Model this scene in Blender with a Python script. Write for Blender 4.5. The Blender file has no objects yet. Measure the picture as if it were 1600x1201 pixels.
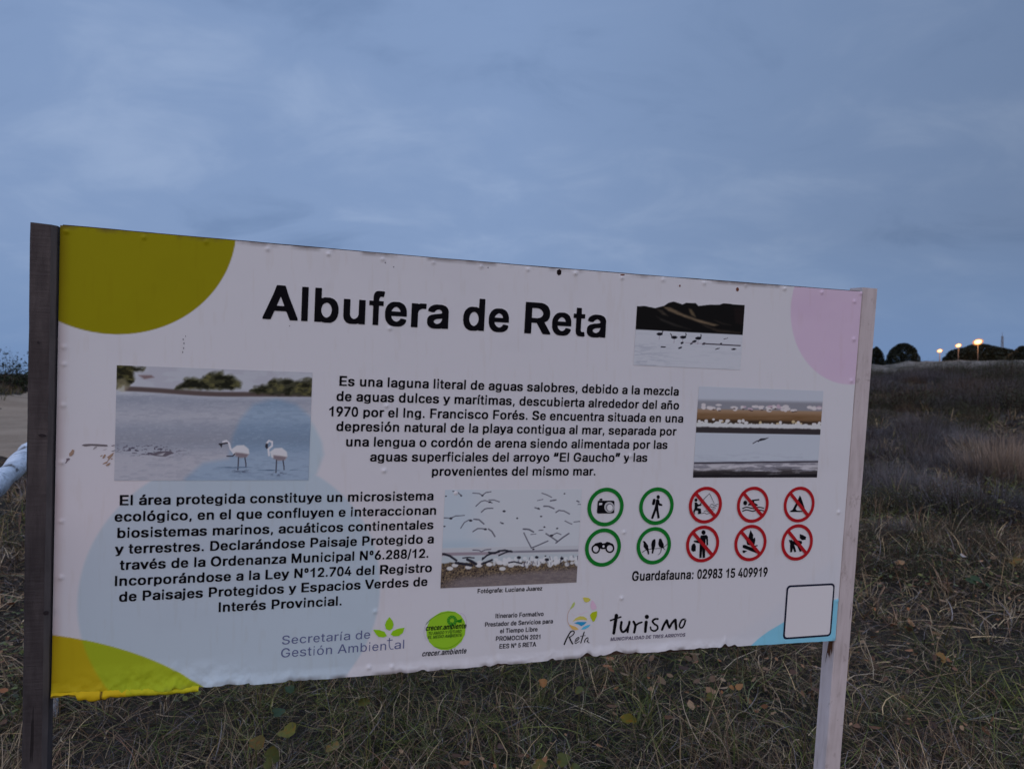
import bpy, math, random
import numpy as np
from mathutils import Vector, Matrix
from mathutils.geometry import tessellate_polygon

scene = bpy.context.scene
COL = scene.collection
RNG = np.random.default_rng(7)
random.seed(7)

# ------------------------------------------------------------------ camera
EYE = Vector((0.0, 0.0, 1.5))
PITCH = math.radians(0.90)                    # looking slightly down
cam_data = bpy.data.cameras.new("camera")
cam = bpy.data.objects.new("camera", cam_data)
COL.objects.link(cam)
cam.location = EYE
cam.rotation_euler = (math.pi / 2 - PITCH, 0, 0)
cam_data.sensor_width = 36.0
cam_data.lens = 27.0
cam_data.clip_start = 0.05
cam_data.clip_end = 5000
cam_data.dof.use_dof = True
cam_data.dof.focus_distance = 1.85
cam_data.dof.aperture_fstop = 7.0
scene.camera = cam

# ------------------------------------------------------------------ sky
SUN_AZ = math.radians(195)                    # the sun has just gone down behind the camera
world = bpy.data.worlds.new("World")
scene.world = world
world.use_nodes = True
nt = world.node_tree
nt.nodes.clear()
def N(tree, kind, **kw):
    n = tree.nodes.new(kind)
    for k, v in kw.items():
        if k.startswith('i_'):
            n.inputs[k[2:].replace('_', ' ')].default_value = v
        else:
            setattr(n, k, v)
    return n
def math_node(tree, op, a, b=None, clamp=False):
    n = tree.nodes.new('ShaderNodeMath'); n.operation = op; n.use_clamp = clamp
    for i, s in enumerate((a, b)):
        if s is None: continue
        if hasattr(s, 'is_output'): tree.links.new(s, n.inputs[i])
        else: n.inputs[i].default_value = s
    return n.outputs[0]
def mix_node(tree, fac, a, b, blend='MIX'):
    n = tree.nodes.new('ShaderNodeMix'); n.data_type = 'RGBA'; n.blend_type = blend
    for sock, s in ((n.inputs[0], fac), (n.inputs[6], a), (n.inputs[7], b)):
        if hasattr(s, 'is_output'): tree.links.new(s, sock)
        elif isinstance(s, (int, float)): sock.default_value = s
        else: sock.default_value = (*s, 1)
    return n.outputs[2]
def ramp_node(tree, fac, stops, interp='LINEAR'):
    n = tree.nodes.new('ShaderNodeValToRGB'); n.color_ramp.interpolation = interp
    e = n.color_ramp.elements
    while len(e) < len(stops): e.new(0.5)
    for el, (p, c) in zip(e, stops):
        el.position = p; el.color = (*c, 1) if len(c) == 3 else c
    if fac is not None: tree.links.new(fac, n.inputs[0])
    return n.outputs[0]
tc = N(nt, 'ShaderNodeTexCoord')
sep = N(nt, 'ShaderNodeSeparateXYZ'); nt.links.new(tc.outputs['Generated'], sep.inputs[0])
zc = math_node(nt, 'MAXIMUM', sep.outputs[2], 0.0)
den = math_node(nt, 'ADD', zc, 0.34)
comb = N(nt, 'ShaderNodeCombineXYZ')
nt.links.new(math_node(nt, 'MULTIPLY', math_node(nt, 'DIVIDE', sep.outputs[0], den), 0.78), comb.inputs[0])
nt.links.new(math_node(nt, 'DIVIDE', sep.outputs[1], den), comb.inputs[1])
comb.inputs[2].default_value = 8.2
n1 = N(nt, 'ShaderNodeTexNoise', i_Scale=1.6, i_Detail=7.0, i_Roughness=0.5, i_Distortion=0.3)
n2 = N(nt, 'ShaderNodeTexNoise', i_Scale=4.6, i_Detail=7.0, i_Roughness=0.56, i_Distortion=0.5)
for n in (n1, n2): nt.links.new(comb.outputs[0], n.inputs['Vector'])
cl = math_node(nt, 'ADD', math_node(nt, 'MULTIPLY', n1.outputs[0], 0.56), math_node(nt, 'MULTIPLY', n2.outputs[0], 0.44))
cloud = ramp_node(nt, cl, [(0.35, (0.168, 0.258, 0.452)), (0.50, (0.222, 0.323, 0.538)), (0.70, (0.300, 0.402, 0.612))], 'EASE')
# clearer blue strip close to the horizon
# the east (left) is a little brighter than the west (right)
side = math_node(nt, 'SUBTRACT', 1.02, math_node(nt, 'MULTIPLY', math_node(nt, 'MAXIMUM', sep.outputs[0], 0.0), 0.58))
# and the thin cloud high overhead is much brighter than the sky low down
high = math_node(nt, 'MULTIPLY', math_node(nt, 'SUBTRACT', zc, 0.44, True), 3.5)
side = math_node(nt, 'MULTIPLY', side, math_node(nt, 'ADD', high, 1.0))
sc_n = N(nt, 'ShaderNodeVectorMath', operation='SCALE')
nt.links.new(cloud, sc_n.inputs[0]); nt.links.new(side, sc_n.inputs['Scale'])
# afterglow in the part of the sky behind the camera
back = math_node(nt, 'MULTIPLY', math_node(nt, 'ADD', math_node(nt, 'MULTIPLY', sep.outputs[1], -1.0), 0.05), 1.3, True)
hz = math_node(nt, 'MULTIPLY', math_node(nt, 'SUBTRACT', 0.16, zc, True), 5.5, True)
low_sky = mix_node(nt, hz, sc_n.outputs[0], (0.158, 0.270, 0.492))
cloud = mix_node(nt, back, low_sky, (0.78, 0.76, 0.91))
sky = N(nt, 'ShaderNodeTexSky', sky_type='NISHITA', sun_disc=False, sun_elevation=math.radians(2.0), sun_rotation=SUN_AZ)
ten = N(nt, 'ShaderNodeVectorMath', operation='SCALE'); ten.inputs['Scale'].default_value = 10.0
nt.links.new(cloud, ten.inputs[0])
final = mix_node(nt, 0.95, sky.outputs[0], ten.outputs[0])
bg = N(nt, 'ShaderNodeBackground', i_Strength=0.1)
nt.links.new(final, bg.inputs[0])
wo = N(nt, 'ShaderNodeOutputWorld')
nt.links.new(bg.outputs[0], wo.inputs[0])

sun_data = bpy.data.lights.new("sun", 'SUN')
sun_data.energy = 0.18
sun_data.angle = math.radians(30)
sun_data.color = (1.0, 0.80, 0.82)
sun = bpy.data.objects.new("sun", sun_data)
COL.objects.link(sun)
sd = Vector((math.sin(SUN_AZ) * math.cos(math.radians(14)), math.cos(SUN_AZ) * math.cos(math.radians(14)), math.sin(math.radians(14))))
sun.rotation_euler = sd.to_track_quat('Z', 'Y').to_euler()
sun.location = sd * 50

scene.view_settings.view_transform = 'Standard'
scene.view_settings.look = 'None'
scene.view_settings.exposure = 0.0
scene.view_settings.gamma = 1.0
scene.render.engine = 'CYCLES'
scene.cycles.max_bounces = 6

# ------------------------------------------------------------------ helpers
def tag(o, label=None, cat=None, group=None, kind=None):
    if label: o['label'] = label
    if cat: o['category'] = cat
    if group: o['group'] = group
    if kind: o['kind'] = kind
    return o
def empty(name, loc=(0, 0, 0)):
    o = bpy.data.objects.new(name, None); COL.objects.link(o); o.location = loc
    o.empty_display_size = 0.1
    return o
def link(name, me, parent=None):
    o = bpy.data.objects.new(name, me); COL.objects.link(o)
    if parent is not None: o.parent = parent
    return o
def fast_mesh(name, verts, quads, mats, cols=None, smooth=False, midx=None):
    """verts (n,3), faces (m,3 or 4) numpy -> mesh, optional per-vertex colour"""
    verts = np.asarray(verts, np.float32); quads = np.asarray(quads, np.int32)
    me = bpy.data.meshes.new(name)
    k = quads.shape[1]
    me.vertices.add(len(verts)); me.vertices.foreach_set('co', verts.ravel())
    me.loops.add(quads.size); me.loops.foreach_set('vertex_index', quads.ravel())
    me.polygons.add(len(quads))
    me.polygons.foreach_set('loop_start', np.arange(0, quads.size, k, dtype=np.int32))
    me.polygons.foreach_set('loop_total', np.full(len(quads), k, np.int32))
    for m in (mats if isinstance(mats, (list, tuple)) else [mats]): me.materials.append(m)
    if midx is not None: me.polygons.foreach_set('material_index', np.asarray(midx, np.int32))
    me.update(calc_edges=True)
    if cols is not None:
        a = me.color_attributes.new('Col', 'FLOAT_COLOR', 'POINT')
        c = np.ones((len(verts), 4), np.float32); c[:, :3] = cols
        a.data.foreach_set('color', c.ravel())
    if smooth: me.polygons.foreach_set('use_smooth', np.ones(len(quads), bool))
    return me
def py_mesh(name, verts, faces, mats, midx=None, smooth=False):
    me = bpy.data.meshes.new(name)
    me.from_pydata([tuple(v) for v in verts], [], [tuple(f) for f in faces])
    for m in (mats if isinstance(mats, (list, tuple)) else [mats]): me.materials.append(m)
    if midx is not None:
        for p, i in zip(me.polygons, midx): p.material_index = i
    if smooth:
        for p in me.polygons: p.use_smooth = True
    me.update()
    return me
def lin(c):
    c = np.asarray(c, float) / 255.0
    return np.where(c <= 0.04045, c / 12.92, ((c + 0.055) / 1.055) ** 2.4)
WHITE_SEEN = lin((146, 143, 160))             # how the bare white vinyl looks in the photo
def ink(c, white=0.79):
    """the printed colour itself: the colour seen, divided by what white looks like in that light"""
    return np.clip(lin(c) / WHITE_SEEN * white, 0.0015, 0.85)
def hash2(ix, iy, seed):
    h = (ix.astype(np.int64) * 374761393 + iy.astype(np.int64) * 668265263 + seed * 1274126177) & 0xFFFFFFFF
    h = ((h ^ (h >> 13)) * 1274126177) & 0xFFFFFFFF
    h = (h ^ (h >> 16)) & 0xFFFFFFFF
    return h / 4294967295.0
def vnoise(x, y, seed=0):
    x = np.asarray(x, float); y = np.asarray(y, float)
    ix, iy = np.floor(x), np.floor(y); fx, fy = x - ix, y - iy
    fx = fx * fx * (3 - 2 * fx); fy = fy * fy * (3 - 2 * fy)
    a, b = hash2(ix, iy, seed), hash2(ix + 1, iy, seed)
    c, d = hash2(ix, iy + 1, seed), hash2(ix + 1, iy + 1, seed)
    return (a * (1 - fx) + b * fx) * (1 - fy) + (c * (1 - fx) + d * fx) * fy
def fbm(x, y, seed=0, oct=4):
    s = 0; a = 0.5; t = 0
    for k in range(oct):
        s = s + a * vnoise(x * 2 ** k, y * 2 ** k, seed + 17 * k); t += a; a *= 0.5
    return s / t
def sstep(a, b, x):
    t = np.clip((x - a) / (b - a), 0, 1)
    return t * t * (3 - 2 * t)

# ------------------------------------------------------------------ materials
def new_mat(name, rough=0.7, color=None, spec=0.3):
    m = bpy.data.materials.new(name); m.use_nodes = True
    b = m.node_tree.nodes['Principled BSDF']
    b.inputs['Roughness'].default_value = rough
    b.inputs['Specular IOR Level'].default_value = spec
    if color is not None: b.inputs['Base Color'].default_value = (*[float(v) for v in color], 1)
    return m, m.node_tree, b
def attr_mat(name, rough=0.8, spec=0.2, noise=None, trans=0.0):
    m, t, b = new_mat(name, rough, spec=spec)
    a = N(t, 'ShaderNodeAttribute', attribute_name='Col')
    col = a.outputs[0]
    if noise:
        sc, amt = noise
        tcn = N(t, 'ShaderNodeTexCoord')
        nn = N(t, 'ShaderNodeTexNoise', i_Scale=sc, i_Detail=4.0)
        t.links.new(tcn.outputs['Object'], nn.inputs['Vector'])
        g = ramp_node(t, nn.outputs[0], [(0.3, (1 - amt,) * 3), (0.7, (1.0,) * 3)])
        col = mix_node(t, 1.0, col, g, 'MULTIPLY')
    t.links.new(col, b.inputs['Base Color'])
    return m
def bump(t, b, height, strength, dist):
    n = N(t, 'ShaderNodeBump', i_Strength=strength, i_Distance=dist)
    t.links.new(height, n.inputs['Height']); t.links.new(n.outputs[0], b.inputs['Normal'])

M_VINYL = attr_mat('printed_vinyl', 0.5, 0.07)
M_PHOTO = attr_mat('photo_print', 0.5, 0.05)
_inks = {}
def M_INK(rgb):
    if rgb not in _inks:
        _inks[rgb] = new_mat('printed_ink', 0.45, ink(rgb), 0.04)[0]
    return _inks[rgb]
BLACK = (8, 7, 12)

def wood_mat(name, ramp, axis_scale, grain=18.0, saw=0.0, rough=0.85, dots=None, cracks=None):
    m, t, b = new_mat(name, rough, spec=0.1)
    tcn = N(t, 'ShaderNodeTexCoord')
    def noise(scale3, sc, det=5.0, ro=0.6, di=0.0):
        mp = N(t, 'ShaderNodeMapping'); mp.inputs['Scale'].default_value = scale3
        t.links.new(tcn.outputs['Object'], mp.inputs[0])
        n = N(t, 'ShaderNodeTexNoise', i_Scale=sc, i_Detail=det, i_Roughness=ro, i_Distortion=di)
        t.links.new(mp.outputs[0], n.inputs['Vector'])
        return n.outputs[0]
    g = noise(axis_scale, grain, 6.0, 0.65, 0.4)
    big = noise((1, 1, 1), 6.0, 4.0)
    f = math_node(t, 'ADD', math_node(t, 'MULTIPLY', g, 0.55), math_node(t, 'MULTIPLY', big, 0.45))
    col = ramp_node(t, f, ramp); h = g
    if saw:                                    # fine, uneven marks left by the saw blade
        w = noise((1.2, 1.2, 26.0), saw, 3.0, 0.7, 0.15)
        k = ramp_node(t, w, [(0.42, (0, 0, 0)), (0.62, (1, 1, 1))])
        col = mix_node(t, math_node(t, 'MULTIPLY', k, 0.18), col, ramp[0][1])
        h = math_node(t, 'ADD', g, w)
    if dots:
        k = ramp_node(t, noise((1, 1, 0.6), dots[0], 5.0, 0.75), [(dots[1], (0, 0, 0)), (dots[1] + 0.10, (1, 1, 1))])
        col = mix_node(t, math_node(t, 'MULTIPLY', k, 0.8), col, dots[2])
    if cracks:                                 # short dark checks running with the grain and across it
        k = ramp_node(t, noise((30, 30, 1.6), cracks[0], 3.0, 0.6), [(cracks[1], (0, 0, 0)), (cracks[1] + 0.03, (1, 1, 1))])
        k2 = ramp_node(t, noise((3.0, 3.0, 60.0), cracks[0], 2.0, 0.5), [(cracks[1] + 0.04, (0, 0, 0)), (cracks[1] + 0.09, (0.6, 0.6, 0.6))])
        k = math_node(t, 'MAXIMUM', k, k2)
        col = mix_node(t, math_node(t, 'MULTIPLY', k, 0.75), col, cracks[2])
        h = math_node(t, 'SUBTRACT', h, k)
    t.links.new(col, b.inputs['Base Color'])
    bump(t, b, h, 0.6, 0.003)
    return m
M_POST_DARK = wood_mat('weathered_dark_wood', [(0.3, (0.042, 0.034, 0.034)), (0.5, (0.078, 0.066, 0.064)), (0.7, (0.125, 0.106, 0.100))], (4, 4, 0.7), 12, saw=5.0, cracks=(2.2, 0.66, (0.02, 0.016, 0.016)))
M_POST_EDGE = wood_mat('lit_grey_arris', [(0.3, (0.07, 0.062, 0.06)), (0.7, (0.155, 0.138, 0.134))], (4, 4, 0.8), 12)  # paler tone paints the light caught along the dark post's front edge
M_POST_PALE = wood_mat('whitewashed_wood', [(0.25, (0.43, 0.37, 0.34)), (0.5, (0.62, 0.55, 0.53)), (0.75, (0.72, 0.65, 0.63))], (5, 5, 0.6), 12, dots=(16.0, 0.60, (0.34, 0.275, 0.25)), cracks=(2.0, 0.665, (0.16, 0.11, 0.09)))
M_BOARD = wood_mat('dark_backing_board', [(0.3, (0.035, 0.024, 0.02)), (0.7, (0.11, 0.07, 0.05))], (1, 4, 4), 10)
M_RUST = new_mat('rust', 0.9, (0.10, 0.042, 0.02), 0.1)[0]
M_ENDGRAIN = wood_mat('grey_end_grain', [(0.3, (0.13, 0.13, 0.12)), (0.7, (0.25, 0.24, 0.22))], (5, 5, 5), 12)

# ------------------------------------------------------------------ ground
PATH = np.array([(-4.2, 12.6), (-6.8, 13.8), (-9.6, 17.0), (-13.2, 23.5), (-16.8, 31), (-21.0, 39.5), (-27, 50), (-36, 70)], float)
PATH_W = np.array([0.5, 1.6, 2.6, 3.0, 3.2, 3.5, 4.0, 5.0])
def path_dist(x, y):
    """distance to the path's centre line in units of its half width"""
    best = np.full(np.shape(x), 1e9)
    for i in range(len(PATH) - 1):
        a, b = PATH[i], PATH[i + 1]; d = b - a
        t = np.clip(((x - a[0]) * d[0] + (y - a[1]) * d[1]) / (d @ d), 0, 1)
        w = PATH_W[i] * (1 - t) + PATH_W[i + 1] * t
        best = np.minimum(best, np.hypot(x - a[0] - t * d[0], y - a[1] - t * d[1]) / w)
    return best
def ground_z(x, y):
    x = np.asarray(x, float); y = np.asarray(y, float)
    r = np.hypot(x, y)
    near = 0.05 * (fbm(x * 0.9, y * 0.9, 3) - 0.5) + 0.16 * (fbm(x * 0.21, y * 0.21, 5) - 0.5) * sstep(4, 12, r)
    # dune on the far side of the sand track
    a, b = np.array((-25.0, 31.0)), np.array((-40.0, 58.0)); d = b - a
    t = np.clip(((x - a[0]) * d[0] + (y - a[1]) * d[1]) / (d @ d), 0, 1)
    q = np.hypot(x - a[0] - t * d[0], y - a[1] - t * d[1])
    dune = (0.98 + 0.5 * fbm(x * 0.2, y * 0.2, 9)) * np.exp(-(q / 4.2) ** 2)
    # swell of the scrub field towards the right
    sw = 1.15 * sstep(26, 85, r) * sstep(0.0, 0.45, np.arctan2(x, y)) * (0.6 + 0.8 * fbm(x * 0.03, y * 0.03, 21))
    return near + dune + sw
def radial_sheet(r0, r1, nr, na, a0=-math.pi, a1=math.pi):
    rr = np.concatenate([[0.0], np.geomspace(r0, r1, nr)])
    aa = np.linspace(a0, a1, na)
    A, Rr = np.meshgrid(aa, rr)
    return np.sin(A) * Rr, np.cos(A) * Rr, len(rr), na
def grid_faces(nr, nc):
    i = np.arange(nr - 1)[:, None] * nc + np.arange(nc - 1)[None, :]
    return np.stack([i, i + 1, i + nc + 1, i + nc], -1).reshape(-1, 4)
m, t, b = new_mat('ground_soil', 0.95, spec=0.05)
g = N(t, 'ShaderNodeNewGeometry')
na_ = N(t, 'ShaderNodeTexNoise', i_Scale=0.7, i_Detail=5.0); nb_ = N(t, 'ShaderNodeTexNoise', i_Scale=14.0, i_Detail=6.0, i_Roughness=0.7)
for n in (na_, nb_): t.links.new(g.outputs['Position'], n.inputs['Vector'])
f = math_node(t, 'ADD', math_node(t, 'MULTIPLY', na_.outputs[0], 0.45), math_node(t, 'MULTIPLY', nb_.outputs[0], 0.55))
c = ramp_node(t, f, [(0.32, (0.014, 0.012, 0.010)), (0.5, (0.032, 0.026, 0.020)), (0.66, (0.062, 0.049, 0.036))])
t.links.new(c, b.inputs['Base Color']); bump(t, b, nb_.outputs[0], 0.8, 0.02)
M_SOIL = m
X, Y, nr, nc = radial_sheet(0.6, 900, 170, 240)
Z = ground_z(X, Y)
o = link('ground', fast_mesh('ground', np.stack([X, Y, Z], -1).reshape(-1, 3), grid_faces(nr, nc)[:, ::-1], M_SOIL, smooth=True))
tag(o, kind='structure')

# sand track on the left
m, t, b = new_mat('pale_sand', 0.95, spec=0.05)
g = N(t, 'ShaderNodeNewGeometry')
na_ = N(t, 'ShaderNodeTexNoise', i_Scale=0.5, i_Detail=6.0); nb_ = N(t, 'ShaderNodeTexNoise', i_Scale=6.0, i_Detail=6.0, i_Roughness=0.7)
for n in (na_, nb_): t.links.new(g.outputs['Position'], n.inputs['Vector'])
f = math_node(t, 'ADD', math_node(t, 'MULTIPLY', na_.outputs[0], 0.5), math_node(t, 'MULTIPLY', nb_.outputs[0], 0.5))
c = ramp_node(t, f, [(0.33, (0.225, 0.165, 0.112)), (0.5, (0.305, 0.228, 0.158)), (0.66, (0.37, 0.282, 0.198))])
t.links.new(c, b.inputs['Base Color']); bump(t, b, nb_.outputs[0], 0.7, 0.05)
M_SAND = m
nS, nW = 160, 15
tt = np.linspace(0, len(PATH) - 1, nS); ii = np.minimum(tt.astype(int), len(PATH) - 2); ff = (tt - ii)[:, None]
ctr = PATH[ii] * (1 - ff) + PATH[ii + 1] * ff; wid = (PATH_W[ii] * (1 - ff[:, 0]) + PATH_W[ii + 1] * ff[:, 0])
for _ in range(6): ctr[1:-1] = (ctr[:-2] + 2 * ctr[1:-1] + ctr[2:]) / 4
dd = np.gradient(ctr, axis=0); dd /= np.hypot(*dd.T)[:, None]; nrm = np.stack([dd[:, 1], -dd[:, 0]], 1)
s = np.linspace(-1, 1, nW)
jit = 1 + 0.5 * (fbm(tt[:, None] * 3.1 + 0 * s[None, :], 5.0 * np.sign(s)[None, :] + 0 * tt[:, None], 31, 5) - 0.5)
XY = ctr[:, None, :] + nrm[:, None, :] * (s[None, :, None] * wid[:, None, None] * jit[:, :, None])
ZZ = ground_z(XY[..., 0], XY[..., 1]) + 0.035 * (1 - 0.9 * np.abs(s)[None, :] ** 4) + 0.006
V = np.concatenate([XY, ZZ[..., None]], -1).reshape(-1, 3)
tag(link('sand_path', fast_mesh('sand_path', V, grid_faces(nS, nW), M_SAND, smooth=True)), kind='structure')

# low dunes along the horizon
m, t, b = new_mat('dune_sand_and_scrub', 0.95, spec=0.05)
g = N(t, 'ShaderNodeNewGeometry')
na_ = N(t, 'ShaderNodeTexNoise', i_Scale=0.30, i_Detail=6.0, i_Roughness=0.65)
nb_ = N(t, 'ShaderNodeTexNoise', i_Scale=0.8, i_Detail=5.0, i_Roughness=0.7)
for n in (na_, nb_): t.links.new(g.outputs['Position'], n.inputs['Vector'])
f = math_node(t, 'ADD', math_node(t, 'MULTIPLY', na_.outputs[0], 0.6), math_node(t, 'MULTIPLY', nb_.outputs[0], 0.4))
c = ramp_node(t, f, [(0.36, (0.030, 0.030, 0.022)), (0.44, (0.095, 0.082, 0.064)), (0.52, (0.20, 0.168, 0.135))])
t.links.new(c, b.inputs['Base Color'])
M_DUNE = m
def px_dir(px, py):
    """direction of a point of the photograph, used to measure bearings of far things"""
    return Vector(((px - 800) / 1200, 1.0, 0)), 1.5
def far(px, dist):
    return Vector(((px - 800) / 1200 * dist, dist, 0))
aa = np.linspace(-math.pi, math.pi, 720); rr = np.linspace(88, 240, 26)
A, Rr = np.meshgrid(aa, rr)
X, Y = np.sin(A) * Rr, np.cos(A) * Rr
env = sstep(88, 108, Rr)
hgt = env * (0.35 + 2.5 * fbm(X * 0.028, Y * 0.028, 41, 4) ** 1.5 + 0.5 * sstep(120, 200, Rr))
def mound(px, dist, w, dd_, h):
    p = far(px, dist)
    return h * np.exp(-((X - p.x) / w) ** 2 - ((Y - p.y) / dd_) ** 2)
hgt = hgt * (0.55 + 0.45 * sstep(0.0, 0.25, np.abs(A - 0.58))) * sstep(-0.45, 0.1, A) + mound(1535, 150, 8.5, 10, 2.4)
hgt = hgt + 1.9 * np.exp(-((A - 0.55) / 0.16) ** 2) * np.exp(-((Rr - 122) / 11) ** 2) * (0.6 + 0.8 * fbm(A * 40, Rr * 0.02, 43))
hgt = hgt - 0.6 * sstep(0.0, -0.3, A)
tag(link('hills', fast_mesh('hills', np.stack([X, Y, hgt + 0.3], -1).reshape(-1, 3), grid_faces(26, 720)[:, ::-1], M_DUNE, smooth=True)), kind='structure')

# ------------------------------------------------------------------ the sign: pose measured from its four corners
cp, sp = math.cos(PITCH), math.sin(PITCH)
def c2w(v):                                   # camera axes (right, down, forward) -> world
    return Vector((v[0], v[2] * cp - v[1] * sp, -v[2] * sp - v[1] * cp))
Uc = Vector((0.95700, 0.03384, 0.28812)).normalized()      # along the panel
Vc = Vector((-0.05201, 0.99708, 0.05592)); Vc = (Vc - Uc * Uc.dot(Vc)).normalized()   # down the panel
Wc = Uc.cross(Vc)                                          # away from the viewer
Tc = Vector((-0.93043, -0.32750, 1.58147))                 # top left corner, panel 2 m x 1 m
Uw, Vw, Ww, Tw = c2w(Uc), c2w(Vc), c2w(Wc), c2w(Tc) + EYE
ZB = -(Tw.z + Uw.z) / Vw.z - 1.0                           # panel bottom above ground
base = Tw + Uw * 1.0 + Vw * (1.0 + ZB)
sign = empty('information_sign')
rot = Matrix((Uw, Ww, -Vw)).transposed()
sign.matrix_world = Matrix.Translation(base) @ rot.to_4x4()
tag(sign, 'large white printed information board on two wooden posts standing in the grass', 'sign')
def rect(px, py, off=0.0):
    """point of the photo -> (x, z) on the sign, on the plane that lies off metres behind the panel face"""
    d = np.array([(px - 800) / 1200.0, (py - 600.5) / 1200.0, 1.0])
    P0 = np.array(Tc) + off * np.array(Wc); n = np.array(Wc)
    p = d * (P0 @ n) / (d @ n) - np.array(Tc)
    return np.array([p @ np.array(Uc) - 1.0, 1.0 + ZB - p @ np.array(Vc)])
def rects(pts, sc=1.0, ox=0.0, oy=0.0):
    return [rect(ox + p[0] / sc, oy + p[1] / sc) for p in pts]
def proj(x, z):
    """inverse of rect on the panel face, arrays"""
    u = (x + 1.0)[..., None]; v = (1.0 + ZB - z)[..., None]
    P = np.array(Tc) + u * np.array(Uc) + v * np.array(Vc)
    return 800 + 1200 * P[..., 0] / P[..., 2], 600.5 + 1200 * P[..., 1] / P[..., 2]
def inside(poly, x, y):
    poly = np.asarray(poly, float); q = np.roll(poly, -1, 0); r = np.zeros(np.shape(x), bool)
    for (x0, y0), (x1, y1) in zip(poly, q):
        if y0 == y1: continue
        c = ((y0 > y) != (y1 > y)) & (x < (x1 - x0) * (y - y0) / (y1 - y0) + x0)
        r ^= c
    return r
def seg_dist(pts, x, y):
    best = np.full(np.shape(x), 1e9)
    for (ax, ay), (bx, by) in zip(pts[:-1], pts[1:]):
        dx, dy = bx - ax, by - ay; L = dx * dx + dy * dy + 1e-9
        tt = np.clip(((x - ax) * dx + (y - ay) * dy) / L, 0, 1)
        best = np.minimum(best, np.hypot(x - ax - tt * dx, y - ay - tt * dy))
    return best
def soft_poly(poly, x, y, w):
    """1 inside, 0 outside, soft over w"""
    d = seg_dist(list(poly) + [poly[0]], x, y)
    d = np.where(inside(poly, x, y), d, -d)
    return sstep(-w, w, d)
def circle3(a, b, c):
    (ax, ay), (bx, by), (cx, cy) = a, b, c
    d = 2 * (ax * (by - cy) + bx * (cy - ay) + cx * (ay - by))
    ux = ((ax**2 + ay**2) * (by - cy) + (bx**2 + by**2) * (cy - ay) + (cx**2 + cy**2) * (ay - by)) / d
    uy = ((ax**2 + ay**2) * (cx - bx) + (bx**2 + by**2) * (ax - cx) + (cx**2 + cy**2) * (bx - ax)) / d
    return ux, uy, math.hypot(ax - ux, ay - uy)

# panel sheet -------------------------------------------------------
NU, NV = 881, 441
u = np.linspace(0, 1, NU)[None, :] * np.ones((NV, 1)); v = np.linspace(0, 1, NV)[:, None] * np.ones((1, NU))
top = 0.0045 * np.sin(np.pi * u) ** 1.2 + 0.0012 * (fbm(u * 26, u * 0, 51) - 0.5)
arch = 0.0075 * np.exp(-((u - 0.71) / 0.17) ** 2) * sstep(0.33, 0.4, u)
wav = 0.0032 * (fbm(u * 31, u * 0 + 3, 52, 5) - 0.5) + 0.006 * np.maximum(fbm(u * 90, u * 0 + 3, 53, 2) - 0.62, 0) * 3 * (u < 0.85)
nick = 0.010 * np.exp(-((u - 0.818) / 0.004) ** 2) + 0.010 * np.exp(-((u - 0.615) / 0.006) ** 2) + 0.009 * np.exp(-((u - 0.655) / 0.010) ** 2)
bot = 1.0 - arch - wav - nick - 0.004 * (u < 0.2)
vv = top + (bot - top) * v
PXx = 2.0 * u - 1.0; PZ = 1.0 + ZB - vv
low = sstep(0.972, 1.0, v) * (0.25 + 0.75 * (u < 0.82))
crinkle = fbm(u * 95, v * 40, 54, 4) - 0.5
Yd = 0.0004 * (fbm(u * 5, v * 3, 55) - 0.5) - 0.004 * low * (0.25 + 1.1 * np.maximum(fbm(u * 18, u * 0 + 9, 56), 0.2)) - 0.0052 * low * crinkle
# the wrinkled yellow corner bulges forward
cor = np.exp(-((u - 0.10) / 0.09) ** 2) * sstep(0.93, 1.0, v)
Yd = Yd - 0.009 * cor * (0.7 + 1.6 * crinkle)
# blisters over the nail heads: along the top, the left edge, right edge and a few in the middle
bl_px = [(225, 371), (322, 378), (418, 389), (513, 397), (598, 405), (677, 410), (752, 416), (825, 421), (899, 427), (972, 434), (1036, 437), (1100, 442), (1165, 446), (1226, 451), (1284, 457), (1335, 471),
         (100, 542), (100, 569), (99, 633), (97, 722), (96, 814), (95, 902), (609, 513), (600, 735), (985, 712), (586, 955), (971, 934), (975, 831), (604, 634), (1334, 530), (1330, 595), (1310, 800), (1308, 938), (576, 1042), (612, 1041), (104, 362), (1345, 458), (712, 770)]
for i, (a, b_) in enumerate(bl_px):
    cx, cz = rect(a, b_)
    w = 0.0042 + 0.0012 * random.random()
    Yd = Yd - (0.0023 + 0.0012 * random.random()) * np.exp(-((PXx - cx) ** 2 + (PZ - cz) ** 2) / w ** 2)
# printed colour
px, py = proj(PXx, PZ)
colr = np.empty((NV, NU, 3)); colr[:] = ink((146, 143, 160))
def over(mask, c, k=1.0):
    global colr
    colr = colr * (1 - (mask * k)[..., None]) + ink(c) * (mask * k)[..., None]
def mult(mask, c):
    global colr
    f = np.asarray(c, float)
    colr = colr * (1 - mask[..., None] * (1 - f))
mult(sstep(300, 90, px) * 0.0 + np.exp(-((px - 250) / 260) ** 2 - ((py - 840) / 160) ** 2), (1.03, 0.97, 0.97))
c0 = circle3(*[rect(*p) for p in [(123, 975), (178, 800), (593, 895)]])
d0 = np.hypot(PXx - c0[0], PZ - c0[1]); blue_low = sstep(c0[2] + 0.004, c0[2] - 0.004, d0)
up_poly = rects([(281, 775), (289, 747), (330, 715), (363, 681), (375, 655), (390, 637), (412, 627), (431, 624), (455, 629), (472, 640), (490, 664), (503, 690), (506, 710), (495, 740), (480, 757), (470, 790)])
blue_up = soft_poly(up_poly, PXx, PZ, 0.006)
blue_all = np.maximum(blue_low * 0.9, blue_up)
mult(blue_all, (0.745, 0.905, 0.955))
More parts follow.
